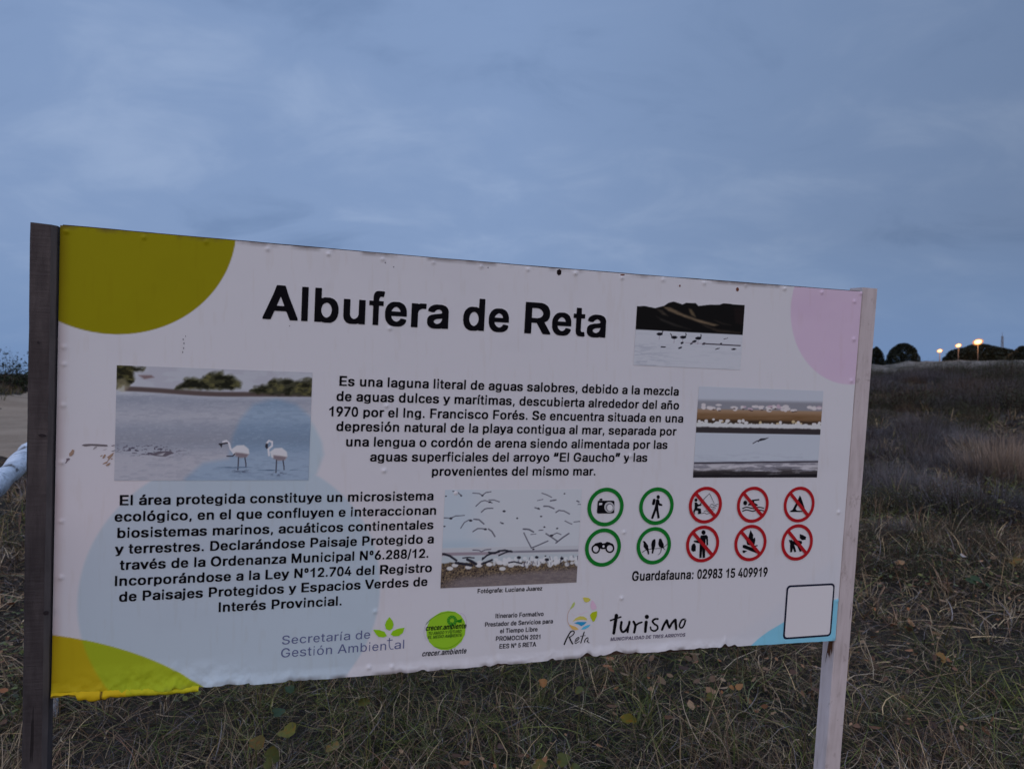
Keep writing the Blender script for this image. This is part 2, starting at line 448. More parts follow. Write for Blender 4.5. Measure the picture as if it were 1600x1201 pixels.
mult(blue_low * sstep(0.25, -0.5, PXx), (0.97, 0.985, 1.0))
yc = circle3(*[rect(*p) for p in [(86, 992), (200, 1017), (320, 1072)]])
yel = sstep(yc[2] + 0.0012, yc[2] - 0.0012, np.hypot(PXx - yc[0], PZ - yc[1])) * (PXx < -0.5)
over(yel, (128, 111, 18)); over(yel * blue_low, (112, 120, 26))
oc = circle3(*[rect(*p) for p in [(368, 377), (208, 521), (94, 503)]])
over(sstep(oc[2] + 0.0012, oc[2] - 0.0012, np.hypot(PXx - oc[0], PZ - oc[1])), (100, 93, 7))
pc = circle3(*[rect(*p) for p in [(1240, 453), (1236, 500), (1320, 600)]])
pk = sstep(pc[2] + 0.0014, pc[2] - 0.0014, np.hypot(PXx - pc[0], PZ - pc[1]))
over(pk, (146, 129, 156), 0.95); mult(pk * fbm(px / 40, py / 30, 57), (0.97, 0.93, 0.98))
corner = rects([(1168, 1012), (1185, 997), (1200, 986), (1227, 970), (1265, 952), (1310, 934), (1310, 1015)])
over(soft_poly(corner, PXx, PZ, 0.0015), (90, 135, 178))
faint = rects([(1100, 1015), (1150, 990), (1190, 966), (1230, 935), (1262, 905), (1310, 870), (1310, 1015)])
mult(soft_poly(faint, PXx, PZ, 0.02) * 0.35 * (1 - soft_poly(corner, PXx, PZ, 0.0015)), (0.90, 0.96, 1.0))
# grime and rust along the edges
edge = np.maximum(sstep(0.012, 0.0, v) * 0.6, sstep(0.988, 1.0, v) * 0.7) * sstep(0.45, 0.75, fbm(u * 40, v * 3, 58))
colr = colr * (1 - edge[..., None]) + np.array([0.10, 0.06, 0.04]) * edge[..., None]
lft = sstep(0.012, 0.0, u) * (0.35 + 0.5 * fbm(v * 20, u * 4, 59)) * (v < 0.97)
mult(lft, (0.72, 0.58, 0.55))
mult(sstep(0.62, 0.8, fbm(px / 6, py / 45, 60, 3)) * 0.5, (0.95, 0.93, 0.9))
mult(sstep(0.55, 0.8, fbm(px / 90, py / 60, 62, 4)) * 0.5, (0.95, 0.95, 0.955))
panel_v = np.stack([PXx, Yd, PZ], -1).reshape(-1, 3)
panel = link('panel', fast_mesh('panel', panel_v, grid_faces(NV, NU)[:, ::-1], M_VINYL, colr.reshape(-1, 3), True), sign)

def box(x0, x1, y0, y1, z0, z1):
    v = [(x, y, z) for z in (z0, z1) for y in (y0, y1) for x in (x0, x1)]
    f = [(0, 2, 3, 1), (4, 5, 7, 6), (0, 1, 5, 4), (2, 6, 7, 3), (0, 4, 6, 2), (1, 3, 7, 5)]
    return v, f
# board behind the vinyl, seen as a dark line above and under it
nb = 120
bv, bf = [], []
for i in range(nb + 1):
    uu = i / nb
    zt = 1.0 + ZB - 0.0045 * math.sin(math.pi * uu) ** 1.2 + 0.0022 + 0.0012 * (float(fbm(uu * 30, 0.0, 70)) - 0.5)
    zb_ = ZB + 0.002 - 0.004 * math.exp(-((uu - 0.50) / 0.09) ** 2) - 0.003 * math.exp(-((uu - 0.72) / 0.05) ** 2) + 0.004 * math.exp(-((uu - 0.62) / 0.1) ** 2)
    x = -1 + 0.004 + 2 * uu * 0.996
    bv += [(x, 0.0035, zb_), (x, 0.0185, zb_), (x, 0.0185, zt), (x, 0.0035, zt)]
for i in range(nb):
    a, c_ = i * 4, i * 4 + 4
    for k in range(4):
        k2 = (k + 1) % 4
        bf.append((a + k, a + k2, c_ + k2, c_ + k))
bf += [(3, 2, 1, 0), (nb * 4, nb * 4 + 1, nb * 4 + 2, nb * 4 + 3)]
link('backing_board', py_mesh('backing_board', bv, bf, M_BOARD), sign)

# folded yellow hem hanging under the lower left corner
hn = 70
hv, hf, hc = [], [], []
A_, B_ = rect(82, 1086), rect(311, 1074)
for i in range(hn + 1):
    s_ = i / hn
    x = A_[0] + (B_[0] - A_[0]) * s_
    z0 = A_[1] + (B_[1] - A_[1]) * s_ + 0.008
    drop = 0.020 + 0.006 * (float(fbm(s_ * 9, 2.0, 71)) - 0.5) - 0.004 * s_ + (-0.012 if s_ < 0.16 else 0.0)
    if 0.24 < s_ < 0.36: drop += 0.004
    for k in range(6):
        q = k / 5
        hv.append((x, -0.006 - 0.007 * math.sin(q * 3.0) - 0.004 * (float(fbm(s_ * 30, q * 2, 72)) - 0.5) * 2, z0 - drop * q))
        cc = ink((142, 118, 20)) if s_ < 0.5 else ink((128, 122, 24))
        if k == 5 or (0.06 < s_ < 0.15 and k > 3) or abs(s_ - 0.33) < 0.012: cc = np.array((0.07, 0.035, 0.012))
        hc.append(cc)
link('folded_hem', fast_mesh('folded_hem', np.array(hv), grid_faces(hn + 1, 6), M_VINYL, np.array(hc), True), panel)

# posts -------------------------------------------------------------
def post(name, x0, x1, y0, y1, z0, z1, mat, top_mat, seed, slope=0.0, edge=0.003):
    """sawn timber: slightly uneven faces and chamfered arrises"""
    n = 60; ring = []
    c = 0.003
    prof = [(x0 + c, y0), (x1 - edge, y0), (x1, y0 + edge * 1.2), (x1, y1 - c), (x1 - c, y1), (x0 + c, y1), (x0, y1 - c), (x0, y0 + c)]
    V_, F_, mi = [], [], []
    for i in range(n + 1):
        z = z0 + (z1 - z0) * i / n
        for k, (x, y) in enumerate(prof):
            j = 0.0022 * (float(fbm(z * 4, k * 3.1, seed)) - 0.5) + 0.0016 * (float(fbm(z * 22, k * 5.7, seed + 1)) - 0.5)
            zz = z + (slope * (x - x0) / (x1 - x0) if i == n else 0)
            V_.append((x + j, y + j * 0.7, zz))
    m_ = len(prof)
    for i in range(n):
        for k in range(m_):
            k2 = (k + 1) % m_
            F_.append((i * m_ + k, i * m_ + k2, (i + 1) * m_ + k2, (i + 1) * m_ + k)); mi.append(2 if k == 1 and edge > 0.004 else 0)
    F_.append(tuple(range(n * m_, n * m_ + m_))); mi.append(1)
    F_.append(tuple(range(m_ - 1, -1, -1))); mi.append(0)
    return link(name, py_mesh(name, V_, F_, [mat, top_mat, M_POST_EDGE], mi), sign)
l0, l1 = rect(47, 347, -0.020), rect(88.5, 350, -0.020)
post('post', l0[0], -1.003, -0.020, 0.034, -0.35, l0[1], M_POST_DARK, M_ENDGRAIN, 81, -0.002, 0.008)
r0, r1 = rect(1350, 461), rect(1373, 451)
post('post', 1.003, r1[0], 0.002, 0.056, -0.45, r1[1], M_POST_PALE, M_ENDGRAIN, 83, 0.0)
def on_post(px_, py_, w, h, seed):
    c_ = rect(px_, py_, -0.0225)
    V_ = [(c_[0] + w * math.cos(a_) * (0.7 + 0.6 * float(fbm(math.cos(a_) * 1.3, math.sin(a_) * 1.3, seed))), -0.0228, c_[1] + h * math.sin(a_) * (0.7 + 0.6 * float(fbm(math.cos(a_) * 1.3 + 5, math.sin(a_) * 1.3, seed)))) for a_ in np.linspace(0, 2 * math.pi, 18, endpoint=False)]
    link('wood_knot', py_mesh('wood_knot', V_, [tuple(range(18))], M_KNOT), sign)
M_KNOT = wood_mat('dark_knot', [(0.3, (0.02, 0.016, 0.018)), (0.7, (0.055, 0.045, 0.046))], (4, 4, 4), 14)
on_post(72, 957, 0.0055, 0.0045, 5); on_post(66, 680, 0.008, 0.003, 8); on_post(60, 535, 0.0022, 0.003, 11)
# rust run under the panel on the right post
zb0 = 1.0 + ZB - 0.995
rust_v = [(0.9995, yy_, zz_) for yy_, zz_ in ((0.006, zb0), (0.030, zb0), (0.026, zb0 - 0.02), (0.030, zb0 - 0.05), (0.034, zb0 - 0.09), (0.026, zb0 - 0.05), (0.018, zb0 - 0.065), (0.016, zb0 - 0.035), (0.010, zb0 - 0.05), (0.009, zb0 - 0.02))]
link('rust_stain', py_mesh('rust_stain', rust_v, [(0, 1, 2, 7, 8, 9), (2, 3, 4, 5, 6, 7)], M_RUST), sign)
# ------------------------------------------------------------------ lettering and flat printed shapes
# letter outlines: for every character its advance, then closed outlines as x, y, x, y ... (1000 per em)
GLYPHS = {
    'b': {
        'a': [556, [188, -7, 146, 0, 107, 17, 77, 40, 55, 68, 43, 98, 38, 129, 38, 185, 51, 233, 79, 265, 123, 290, 207, 311, 356, 330, 376, 343, 378, 358, 364, 386, 345, 403, 314, 416, 294, 418, 263, 410, 238, 396, 193, 350, 129, 351, 59, 371, 55, 376, 58, 417, 77, 447, 109, 479, 160, 507, 196, 518, 241, 526, 353, 526, 406, 516, 445, 502, 473, 484, 502, 455, 518, 424, 528, 384, 528, 6, 521, 0, 389, 0, 375, 8, 353, -1, 308, -7], [254, 98, 291, 101, 346, 131, 375, 175, 382, 205, 381, 220, 375, 223, 255, 205, 219, 190, 200, 175, 189, 154, 199, 129, 216, 114]],
        'b': [611, [279, -7, 240, 0, 213, 14, 200, 0, 75, 0, 68, 6, 68, 707, 75, 715, 202, 715, 207, 710, 209, 511, 213, 505, 279, 526, 386, 526, 436, 513, 482, 490, 515, 460, 541, 424, 564, 371, 576, 307, 576, 210, 558, 129, 527, 70, 484, 28, 431, 0, 383, -7], [310, 101, 325, 99, 351, 108, 378, 125, 396, 144, 420, 187, 435, 254, 425, 315, 402, 366, 365, 401, 322, 417, 277, 401, 240, 366, 219, 322, 209, 279, 209, 241, 215, 210, 233, 162, 261, 127, 290, 108]],
        'c': [556, [243, -7, 185, 4, 140, 28, 116, 46, 90, 75, 64, 119, 50, 159, 40, 218, 40, 297, 55, 373, 78, 422, 106, 460, 140, 488, 174, 507, 246, 526, 355, 526, 400, 516, 461, 488, 506, 445, 532, 391, 533, 356, 527, 351, 456, 334, 403, 334, 375, 376, 339, 405, 299, 418, 267, 408, 223, 373, 196, 325, 181, 259, 190, 205, 204, 169, 223, 141, 251, 116, 291, 99, 315, 101, 349, 116, 381, 147, 396, 177, 405, 183, 461, 183, 527, 168, 534, 159, 532, 121, 518, 88, 497, 60, 464, 30, 432, 11, 400, -1, 352, -7]],
        'd': [611, [226, -7, 168, 6, 112, 41, 83, 75, 54, 131, 37, 218, 37, 299, 47, 361, 61, 401, 86, 445, 115, 477, 160, 507, 183, 516, 228, 526, 331, 526, 366, 518, 395, 505, 400, 507, 402, 710, 408, 715, 534, 715, 541, 707, 541, 6, 534, 0, 410, 0, 397, 13, 371, 0, 329, -7], [280, 101, 297, 99, 326, 110, 368, 147, 394, 203, 404, 259, 394, 315, 371, 366, 334, 402, 292, 417, 244, 399, 213, 368, 189, 322, 177, 259, 186, 205, 212, 149, 242, 119]],
        'e': [556, [233, -7, 179, 2, 141, 19, 96, 55, 63, 101, 44, 149, 35, 192, 32, 294, 37, 335, 46, 373, 68, 422, 93, 457, 130, 490, 158, 507, 210, 523, 330, 526, 365, 518, 414, 499, 456, 468, 478, 440, 503, 389, 515, 343, 520, 223, 514, 217, 179, 217, 173, 210, 183, 177, 197, 152, 230, 119, 261, 103, 286, 97, 314, 103, 342, 119, 363, 139, 378, 167, 386, 171, 432, 171, 503, 153, 510, 147, 510, 113, 499, 85, 482, 60, 450, 30, 411, 8, 388, 0, 337, -7], [179, 317, 371, 316, 376, 322, 361, 358, 338, 389, 307, 410, 279, 418, 240, 405, 203, 373, 183, 343, 176, 322]],
        'f': [333, [106, 0, 100, 6, 100, 412, 94, 418, 18, 418, 13, 422, 12, 514, 18, 520, 94, 520, 99, 525, 100, 607, 106, 649, 123, 689, 146, 716, 177, 729, 215, 735, 299, 735, 339, 729, 345, 723, 345, 692, 327, 616, 322, 611, 258, 614, 237, 592, 228, 564, 226, 528, 232, 520, 322, 520, 327, 516, 328, 424, 322, 418, 232, 418, 226, 412, 226, 6, 220, 0]],
        'g': [611, [228, -139, 157, -126, 99, -100, 65, -68, 66, -38, 130, -12, 180, -11, 214, -37, 243, -52, 293, -63, 317, -60, 359, -47, 385, -29, 398, -10, 405, 22, 398, 28, 361, 12, 314, 5, 222, 8, 170, 21, 130, 42, 103, 65, 73, 106, 57, 139, 47, 175, 40, 223, 43, 325, 52, 371, 69, 414, 106, 465, 136, 490, 175, 512, 214, 523, 332, 526, 367, 518, 401, 502, 414, 520, 534, 520, 541, 514, 541, -27, 534, -51, 519, -75, 499, -96, 448, -122, 356, -140], [281, 116, 298, 114, 319, 120, 363, 149, 390, 192, 405, 254, 395, 320, 372, 368, 340, 399, 293, 417, 254, 404, 215, 368, 188, 315, 180, 264, 191, 205, 215, 159, 246, 131]],
        'h': [611, [77, 0, 70, 6, 70, 707, 77, 715, 206, 715, 213, 707, 215, 508, 220, 505, 285, 526, 390, 526, 425, 518, 461, 504, 482, 489, 506, 465, 524, 437, 538, 391, 543, 343, 543, 6, 536, 0, 407, 0, 400, 6, 400, 315, 395, 340, 386, 363, 361, 395, 336, 410, 309, 415, 282, 407, 258, 392, 236, 371, 218, 333, 213, 307, 213, 6, 206, 0]],
        'i': [278, [88, 0, 83, 6, 83, 514, 88, 520, 190, 520, 195, 514, 195, 6, 190, 0], [113, 573, 92, 583, 73, 616, 72, 686, 80, 713, 96, 726, 113, 730, 184, 726, 200, 713, 208, 686, 208, 625, 201, 601, 177, 576, 162, 572]],
        'j': [278, [-23, -132, -30, -127, -30, -59, -23, -54, 0, -54, 26, -47, 40, -36, 51, -14, 51, 514, 58, 520, 184, 520, 190, 514, 190, -40, 186, -60, 162, -98, 123, -121, 71, -132], [89, 573, 63, 582, 39, 616, 36, 671, 47, 714, 68, 726, 87, 730, 155, 730, 176, 726, 193, 716, 206, 683, 206, 628, 193, 595, 173, 579, 150, 572]],
        'l': [278, [72, 0, 208, 0, 208, 716, 72, 716]],
        'm': [889, [69, 0, 62, 6, 62, 514, 69, 520, 200, 520, 214, 508, 256, 524, 281, 529, 373, 529, 424, 514, 468, 484, 516, 512, 563, 526, 678, 529, 714, 521, 756, 504, 788, 478, 807, 452, 819, 424, 827, 389, 827, 6, 822, 1, 689, 0, 682, 6, 679, 348, 671, 373, 659, 389, 630, 410, 605, 417, 580, 411, 545, 386, 532, 368, 520, 333, 520, 6, 513, 0, 376, 2, 372, 6, 372, 343, 363, 371, 347, 391, 320, 411, 295, 417, 259, 401, 241, 386, 222, 361, 213, 335, 210, 6, 203, 0]],
        'n': [611, [77, 0, 70, 6, 72, 516, 77, 520, 204, 520, 217, 504, 285, 526, 390, 526, 444, 512, 482, 489, 506, 465, 524, 437, 540, 376, 541, 4, 536, 0, 407, 0, 400, 6, 400, 315, 395, 340, 386, 363, 361, 395, 336, 410, 309, 415, 282, 407, 258, 392, 236, 371, 218, 333, 213, 307, 213, 6, 206, 0]],
        'o': [611, [247, -7, 188, 4, 142, 28, 116, 47, 91, 75, 65, 119, 50, 159, 40, 218, 40, 297, 55, 373, 78, 422, 108, 460, 150, 493, 201, 516, 250, 526, 361, 526, 423, 511, 472, 485, 499, 463, 538, 412, 554, 376, 566, 330, 571, 269, 568, 203, 554, 139, 538, 103, 509, 62, 472, 30, 440, 11, 407, -1, 356, -7], [300, 98, 345, 110, 381, 139, 405, 175, 425, 241, 425, 271, 418, 307, 393, 361, 356, 399, 304, 418, 255, 399, 220, 366, 193, 310, 184, 259, 193, 205, 220, 149, 255, 116]],
        'p': [611, [75, -132, 68, -127, 69, 516, 75, 520, 200, 520, 213, 503, 240, 516, 279, 526, 386, 526, 436, 513, 476, 493, 515, 460, 541, 424, 564, 371, 573, 327, 573, 190, 561, 136, 537, 85, 495, 36, 458, 11, 428, -1, 383, -7, 285, -7, 242, -1, 213, 11, 209, 6, 208, -129], [310, 101, 325, 99, 351, 108, 378, 125, 396, 144, 420, 187, 435, 254, 425, 315, 402, 366, 365, 401, 322, 417, 277, 401, 240, 366, 219, 322, 209, 279, 209, 241, 215, 210, 233, 162, 261, 127, 290, 108]],
        'q': [611, [409, -132, 402, -127, 400, 9, 395, 11, 372, 0, 330, -7, 233, -7, 180, 2, 144, 19, 108, 47, 75, 93, 57, 131, 40, 218, 40, 299, 57, 384, 77, 427, 103, 463, 138, 493, 186, 516, 230, 526, 332, 526, 367, 518, 398, 503, 411, 520, 534, 520, 541, 514, 541, -127, 534, -132], [281, 101, 298, 99, 327, 110, 369, 147, 395, 203, 405, 259, 395, 315, 372, 366, 335, 402, 293, 417, 246, 399, 215, 368, 191, 322, 179, 259, 188, 205, 214, 149, 243, 119]],
        'r': [389, [72, 0, 65, 6, 65, 514, 72, 520, 206, 520, 220, 510, 271, 526, 394, 526, 401, 519, 399, 414, 394, 410, 320, 413, 289, 405, 244, 376, 223, 343, 216, 317, 216, 6, 209, 0]],
        's': [556, [201, -7, 152, -1, 123, 8, 93, 22, 63, 45, 40, 73, 27, 101, 22, 119, 25, 154, 102, 171, 164, 171, 172, 165, 189, 134, 204, 120, 231, 105, 260, 97, 292, 100, 324, 114, 350, 136, 356, 152, 336, 176, 312, 188, 143, 228, 85, 257, 56, 287, 42, 317, 37, 386, 44, 424, 62, 455, 81, 475, 123, 502, 172, 518, 213, 526, 336, 526, 414, 507, 460, 478, 491, 440, 506, 404, 506, 376, 500, 368, 429, 354, 365, 355, 330, 398, 301, 415, 271, 420, 242, 412, 216, 398, 201, 381, 198, 366, 213, 347, 236, 333, 403, 294, 441, 280, 470, 262, 499, 233, 513, 203, 518, 136, 510, 96, 487, 57, 464, 36, 423, 12, 394, 2, 327, -7]],
        't': [333, [190, -3, 156, 4, 131, 16, 113, 32, 96, 57, 83, 121, 83, 412, 77, 418, 18, 418, 12, 424, 13, 516, 18, 520, 77, 520, 83, 528, 83, 653, 89, 660, 207, 660, 213, 653, 215, 525, 220, 520, 303, 520, 309, 514, 308, 422, 303, 418, 220, 418, 213, 412, 213, 149, 221, 121, 237, 105, 301, 104, 308, 98, 319, 45, 319, 6, 310, 0, 286, -4]],
        'u': [611, [242, -5, 185, 2, 142, 21, 104, 57, 82, 98, 70, 164, 70, 514, 77, 520, 206, 520, 213, 514, 213, 200, 218, 177, 227, 154, 250, 126, 274, 110, 304, 103, 347, 121, 370, 141, 386, 164, 395, 190, 400, 215, 400, 514, 407, 520, 536, 520, 543, 514, 543, 6, 536, 0, 409, 0, 396, 15, 363, 2, 334, -4]],
        'v': [556, [207, 1, 188, 37, 10, 470, 6, 485, 7, 516, 13, 520, 150, 520, 158, 515, 273, 218, 278, 215, 398, 516, 404, 520, 545, 519, 550, 514, 548, 480, 354, 6, 344, 0]],
        'y': [556, [100, -135, 54, -131, 47, -126, 47, -101, 63, -59, 73, -54, 139, -53, 155, -46, 180, -20, 196, 17, 10, 470, 6, 485, 7, 516, 13, 520, 150, 520, 158, 515, 273, 218, 278, 215, 398, 516, 406, 520, 545, 519, 550, 514, 548, 480, 352, 1, 314, -64, 275, -106, 232, -126, 166, -136]],
        'z': [500, [27, 0, 20, 6, 22, 96, 275, 404, 268, 410, 35, 410, 28, 417, 30, 516, 35, 520, 468, 518, 472, 514, 470, 419, 223, 113, 230, 107, 473, 107, 480, 101, 478, 4, 473, 0]],
        'A': [722, [7, 0, 0, 6, 2, 40, 199, 506, 270, 707, 278, 715, 444, 714, 455, 698, 523, 506, 721, 42, 722, 6, 715, 0, 564, 0, 558, 4, 493, 159, 479, 180, 246, 181, 235, 169, 167, 4, 161, 0], [289, 289, 429, 288, 437, 294, 364, 477, 355, 475, 285, 294]],
        'B': [722, [81, 0, 73, 6, 75, 710, 81, 715, 450, 715, 522, 698, 567, 674, 596, 649, 625, 607, 639, 573, 647, 531, 647, 460, 639, 427, 618, 391, 580, 361, 582, 355, 623, 330, 642, 310, 661, 282, 674, 243, 677, 226, 674, 141, 663, 108, 645, 78, 621, 54, 585, 31, 531, 12, 480, 3], [240, 111, 390, 110, 450, 122, 484, 141, 502, 162, 515, 192, 511, 210, 488, 246, 459, 269, 426, 284, 384, 293, 243, 293, 235, 287, 235, 116], [240, 401, 363, 400, 396, 406, 429, 419, 465, 447, 483, 478, 485, 496, 475, 522, 447, 557, 405, 579, 360, 587, 243, 587, 235, 579, 235, 406]],
        'C': [722, [308, -5, 273, 0, 234, 12, 173, 45, 124, 90, 85, 149, 57, 228, 47, 299, 47, 384, 62, 475, 90, 549, 134, 622, 175, 664, 228, 699, 271, 716, 332, 723, 422, 723, 485, 716, 543, 690, 575, 667, 613, 628, 641, 586, 661, 543, 677, 485, 677, 450, 670, 443, 541, 443, 533, 450, 519, 488, 505, 508, 477, 541, 448, 565, 414, 582, 382, 590, 334, 579, 302, 562, 273, 538, 237, 496, 207, 440, 190, 361, 193, 305, 205, 251, 234, 192, 268, 153, 310, 124, 345, 111, 377, 105, 435, 120, 480, 148, 509, 180, 532, 233, 541, 240, 670, 240, 677, 233, 675, 187, 658, 139, 630, 93, 588, 51, 546, 23, 498, 4, 456, -4]],
        'D': [722, [80, 0, 73, 6, 75, 710, 80, 715, 394, 715, 473, 698, 510, 681, 546, 658, 590, 616, 633, 549, 662, 475, 674, 412, 677, 305, 669, 241, 654, 187, 621, 124, 588, 83, 556, 58, 510, 31, 445, 10, 375, 0], [224, 111, 340, 112, 389, 124, 421, 138, 463, 167, 483, 190, 518, 259, 531, 320, 531, 366, 523, 409, 509, 452, 483, 496, 451, 529, 421, 553, 380, 573, 310, 587, 226, 587, 219, 579, 219, 116]],
        'E': [667, [81, 0, 73, 6, 75, 710, 81, 715, 611, 713, 616, 707, 616, 595, 608, 587, 245, 587, 239, 582, 238, 406, 242, 402, 584, 400, 592, 394, 592, 297, 584, 291, 243, 289, 238, 284, 238, 116, 245, 110, 614, 110, 622, 103, 620, 4, 614, 0]],
        'F': [611, [82, 0, 75, 6, 76, 710, 82, 715, 564, 713, 569, 707, 569, 595, 562, 587, 233, 587, 226, 579, 227, 394, 233, 390, 529, 390, 536, 384, 534, 287, 529, 283, 230, 282, 226, 277, 226, 6, 219, 0]],
        'G': [778, [323, -5, 257, 7, 190, 37, 136, 80, 95, 134, 63, 208, 50, 271, 47, 384, 60, 468, 98, 561, 121, 601, 165, 651, 212, 687, 270, 713, 318, 721, 437, 723, 504, 716, 554, 696, 590, 674, 649, 616, 688, 552, 706, 501, 710, 450, 704, 443, 565, 443, 556, 449, 541, 483, 508, 528, 459, 568, 398, 590, 348, 580, 323, 568, 287, 541, 246, 496, 215, 440, 197, 361, 200, 305, 212, 251, 243, 192, 269, 162, 298, 139, 362, 111, 395, 104, 420, 109, 473, 128, 513, 157, 546, 200, 563, 248, 556, 255, 388, 256, 383, 261, 383, 356, 387, 360, 709, 362, 716, 356, 716, 233, 706, 177, 685, 126, 647, 75, 604, 40, 565, 18, 515, 2, 481, -4]],
        'I': [278, [70, 0, 208, 0, 208, 716, 70, 716]],
        'J': [556, [190, -5, 150, 2, 120, 13, 85, 36, 53, 70, 34, 106, 22, 157, 22, 248, 29, 255, 161, 255, 167, 248, 167, 200, 174, 169, 188, 144, 204, 126, 225, 112, 255, 102, 285, 113, 316, 136, 336, 172, 343, 208, 343, 707, 349, 715, 481, 715, 488, 707, 488, 162, 476, 108, 463, 80, 442, 52, 417, 30, 384, 11, 352, 0, 314, -6]],
        'L': [611, [82, 0, 75, 6, 75, 707, 82, 715, 226, 715, 233, 707, 233, 116, 240, 110, 574, 110, 581, 103, 581, 6, 574, 0]],
        'M': [833, [76, 0, 70, 6, 70, 707, 74, 713, 234, 715, 242, 709, 308, 508, 418, 226, 530, 519, 591, 709, 599, 715, 759, 713, 763, 707, 761, 4, 757, 0, 634, 0, 627, 6, 626, 367, 621, 368, 481, 6, 473, 0, 360, 0, 351, 6, 209, 369, 204, 369, 203, 6, 197, 0]],
        'N': [722, [78, 0, 72, 6, 74, 710, 78, 715, 223, 715, 230, 710, 332, 522, 504, 257, 508, 264, 508, 707, 515, 715, 646, 713, 650, 707, 648, 4, 644, 0, 499, 0, 492, 4, 215, 431, 211, 424, 211, 6, 205, 0]],
        'O': [778, [318, -5, 262, 4, 223, 18, 185, 40, 127, 88, 86, 147, 62, 200, 47, 271, 44, 384, 55, 455, 84, 537, 110, 586, 154, 642, 207, 684, 260, 710, 318, 721, 438, 723, 502, 716, 574, 684, 627, 642, 663, 598, 703, 522, 723, 463, 734, 404, 734, 279, 723, 220, 700, 157, 668, 106, 633, 68, 588, 35, 552, 16, 499, 0, 457, -6], [383, 106, 415, 109, 443, 118, 485, 139, 517, 164, 538, 190, 565, 238, 576, 269, 587, 330, 584, 376, 571, 432, 555, 468, 535, 498, 499, 538, 474, 558, 427, 582, 396, 590, 354, 582, 312, 562, 282, 538, 252, 506, 228, 473, 213, 440, 194, 358, 197, 305, 210, 251, 224, 218, 246, 185, 276, 153, 304, 134, 349, 114]],
        'P': [667, [80, 0, 73, 6, 74, 710, 80, 715, 416, 715, 461, 706, 509, 688, 539, 667, 574, 631, 597, 595, 612, 555, 622, 506, 622, 417, 615, 381, 596, 338, 581, 315, 553, 288, 514, 263, 478, 249, 411, 237, 229, 236, 224, 231, 224, 6, 217, 0], [229, 345, 329, 344, 374, 351, 416, 369, 440, 389, 461, 422, 471, 463, 456, 511, 430, 547, 397, 571, 355, 584, 228, 585, 224, 579, 224, 350]],
        'R': [722, [81, 0, 73, 6, 75, 710, 81, 715, 462, 715, 512, 706, 557, 692, 620, 654, 651, 619, 682, 555, 694, 493, 690, 417, 679, 376, 651, 330, 626, 307, 569, 276, 565, 269, 719, 40, 720, 4, 714, 0, 537, 1, 518, 24, 371, 247, 361, 252, 251, 252, 243, 246, 243, 6, 235, 0], [248, 363, 386, 362, 434, 371, 465, 384, 497, 409, 515, 440, 520, 473, 507, 511, 489, 537, 465, 558, 418, 579, 371, 587, 251, 587, 243, 579, 243, 368]],
        'S': [667, [254, -7, 203, 0, 166, 11, 124, 32, 89, 60, 58, 101, 48, 124, 38, 169, 40, 205, 45, 209, 189, 208, 195, 203, 208, 164, 234, 135, 268, 115, 330, 100, 395, 115, 437, 140, 463, 175, 468, 203, 453, 228, 420, 252, 381, 269, 189, 322, 138, 346, 100, 373, 74, 406, 58, 460, 58, 528, 65, 567, 88, 619, 124, 663, 161, 690, 203, 710, 223, 716, 291, 723, 384, 723, 448, 716, 499, 696, 525, 680, 557, 653, 578, 625, 606, 561, 611, 537, 609, 485, 604, 482, 465, 482, 459, 488, 440, 534, 420, 557, 384, 580, 338, 594, 302, 588, 254, 563, 229, 537, 214, 508, 212, 491, 227, 465, 274, 433, 499, 366, 573, 324, 602, 289, 617, 256, 622, 231, 622, 157, 617, 134, 602, 96, 574, 60, 539, 32, 502, 13, 460, 0, 403, -7]],
        'T': [611, [240, 0, 233, 6, 233, 579, 227, 587, 27, 587, 20, 595, 20, 707, 27, 715, 584, 715, 591, 707, 591, 595, 584, 587, 384, 587, 378, 579, 378, 6, 371, 0]],
        'U': [722, [301, -7, 241, 2, 173, 32, 141, 56, 115, 85, 84, 144, 72, 203, 72, 707, 79, 715, 207, 715, 213, 707, 213, 251, 218, 223, 238, 175, 272, 138, 322, 111, 366, 104, 411, 115, 453, 140, 481, 172, 501, 218, 506, 241, 506, 707, 513, 715, 643, 715, 650, 707, 650, 220, 643, 164, 629, 124, 603, 83, 570, 48, 507, 11, 473, 0, 416, -7]],
        'V': [667, [258, 1, 250, 9, 51, 514, 2, 662, 1, 710, 7, 715, 144, 715, 154, 707, 218, 508, 330, 210, 335, 206, 340, 210, 452, 516, 513, 708, 521, 715, 660, 715, 667, 707, 665, 665, 616, 514, 418, 6, 409, 0]],
        'Y': [667, [265, 0, 258, 6, 258, 264, 85, 520, 3, 665, 1, 710, 7, 715, 163, 712, 273, 519, 329, 435, 335, 432, 394, 519, 504, 712, 660, 715, 667, 707, 667, 677, 657, 653, 581, 519, 410, 266, 409, 6, 402, 0]],
        '0': [556, [221, -5, 171, 8, 131, 36, 91, 85, 63, 149, 47, 218, 40, 282, 40, 401, 47, 465, 65, 543, 83, 595, 109, 643, 148, 689, 193, 716, 221, 721, 314, 723, 354, 718, 394, 699, 443, 649, 471, 598, 491, 540, 509, 457, 516, 373, 514, 266, 507, 210, 496, 162, 476, 108, 443, 55, 411, 25, 392, 12, 351, -2], [272, 103, 285, 103, 314, 118, 331, 134, 357, 172, 379, 238, 390, 327, 383, 422, 364, 496, 344, 537, 323, 566, 306, 580, 280, 594, 269, 592, 242, 576, 210, 534, 179, 457, 166, 373, 170, 269, 190, 192, 218, 141, 245, 116]],
        '1': [556, [393, 0, 393, 719, 281, 719, 240, 640, 170, 580, 78, 540, 78, 418, 170, 455, 256, 510, 256, 0]],
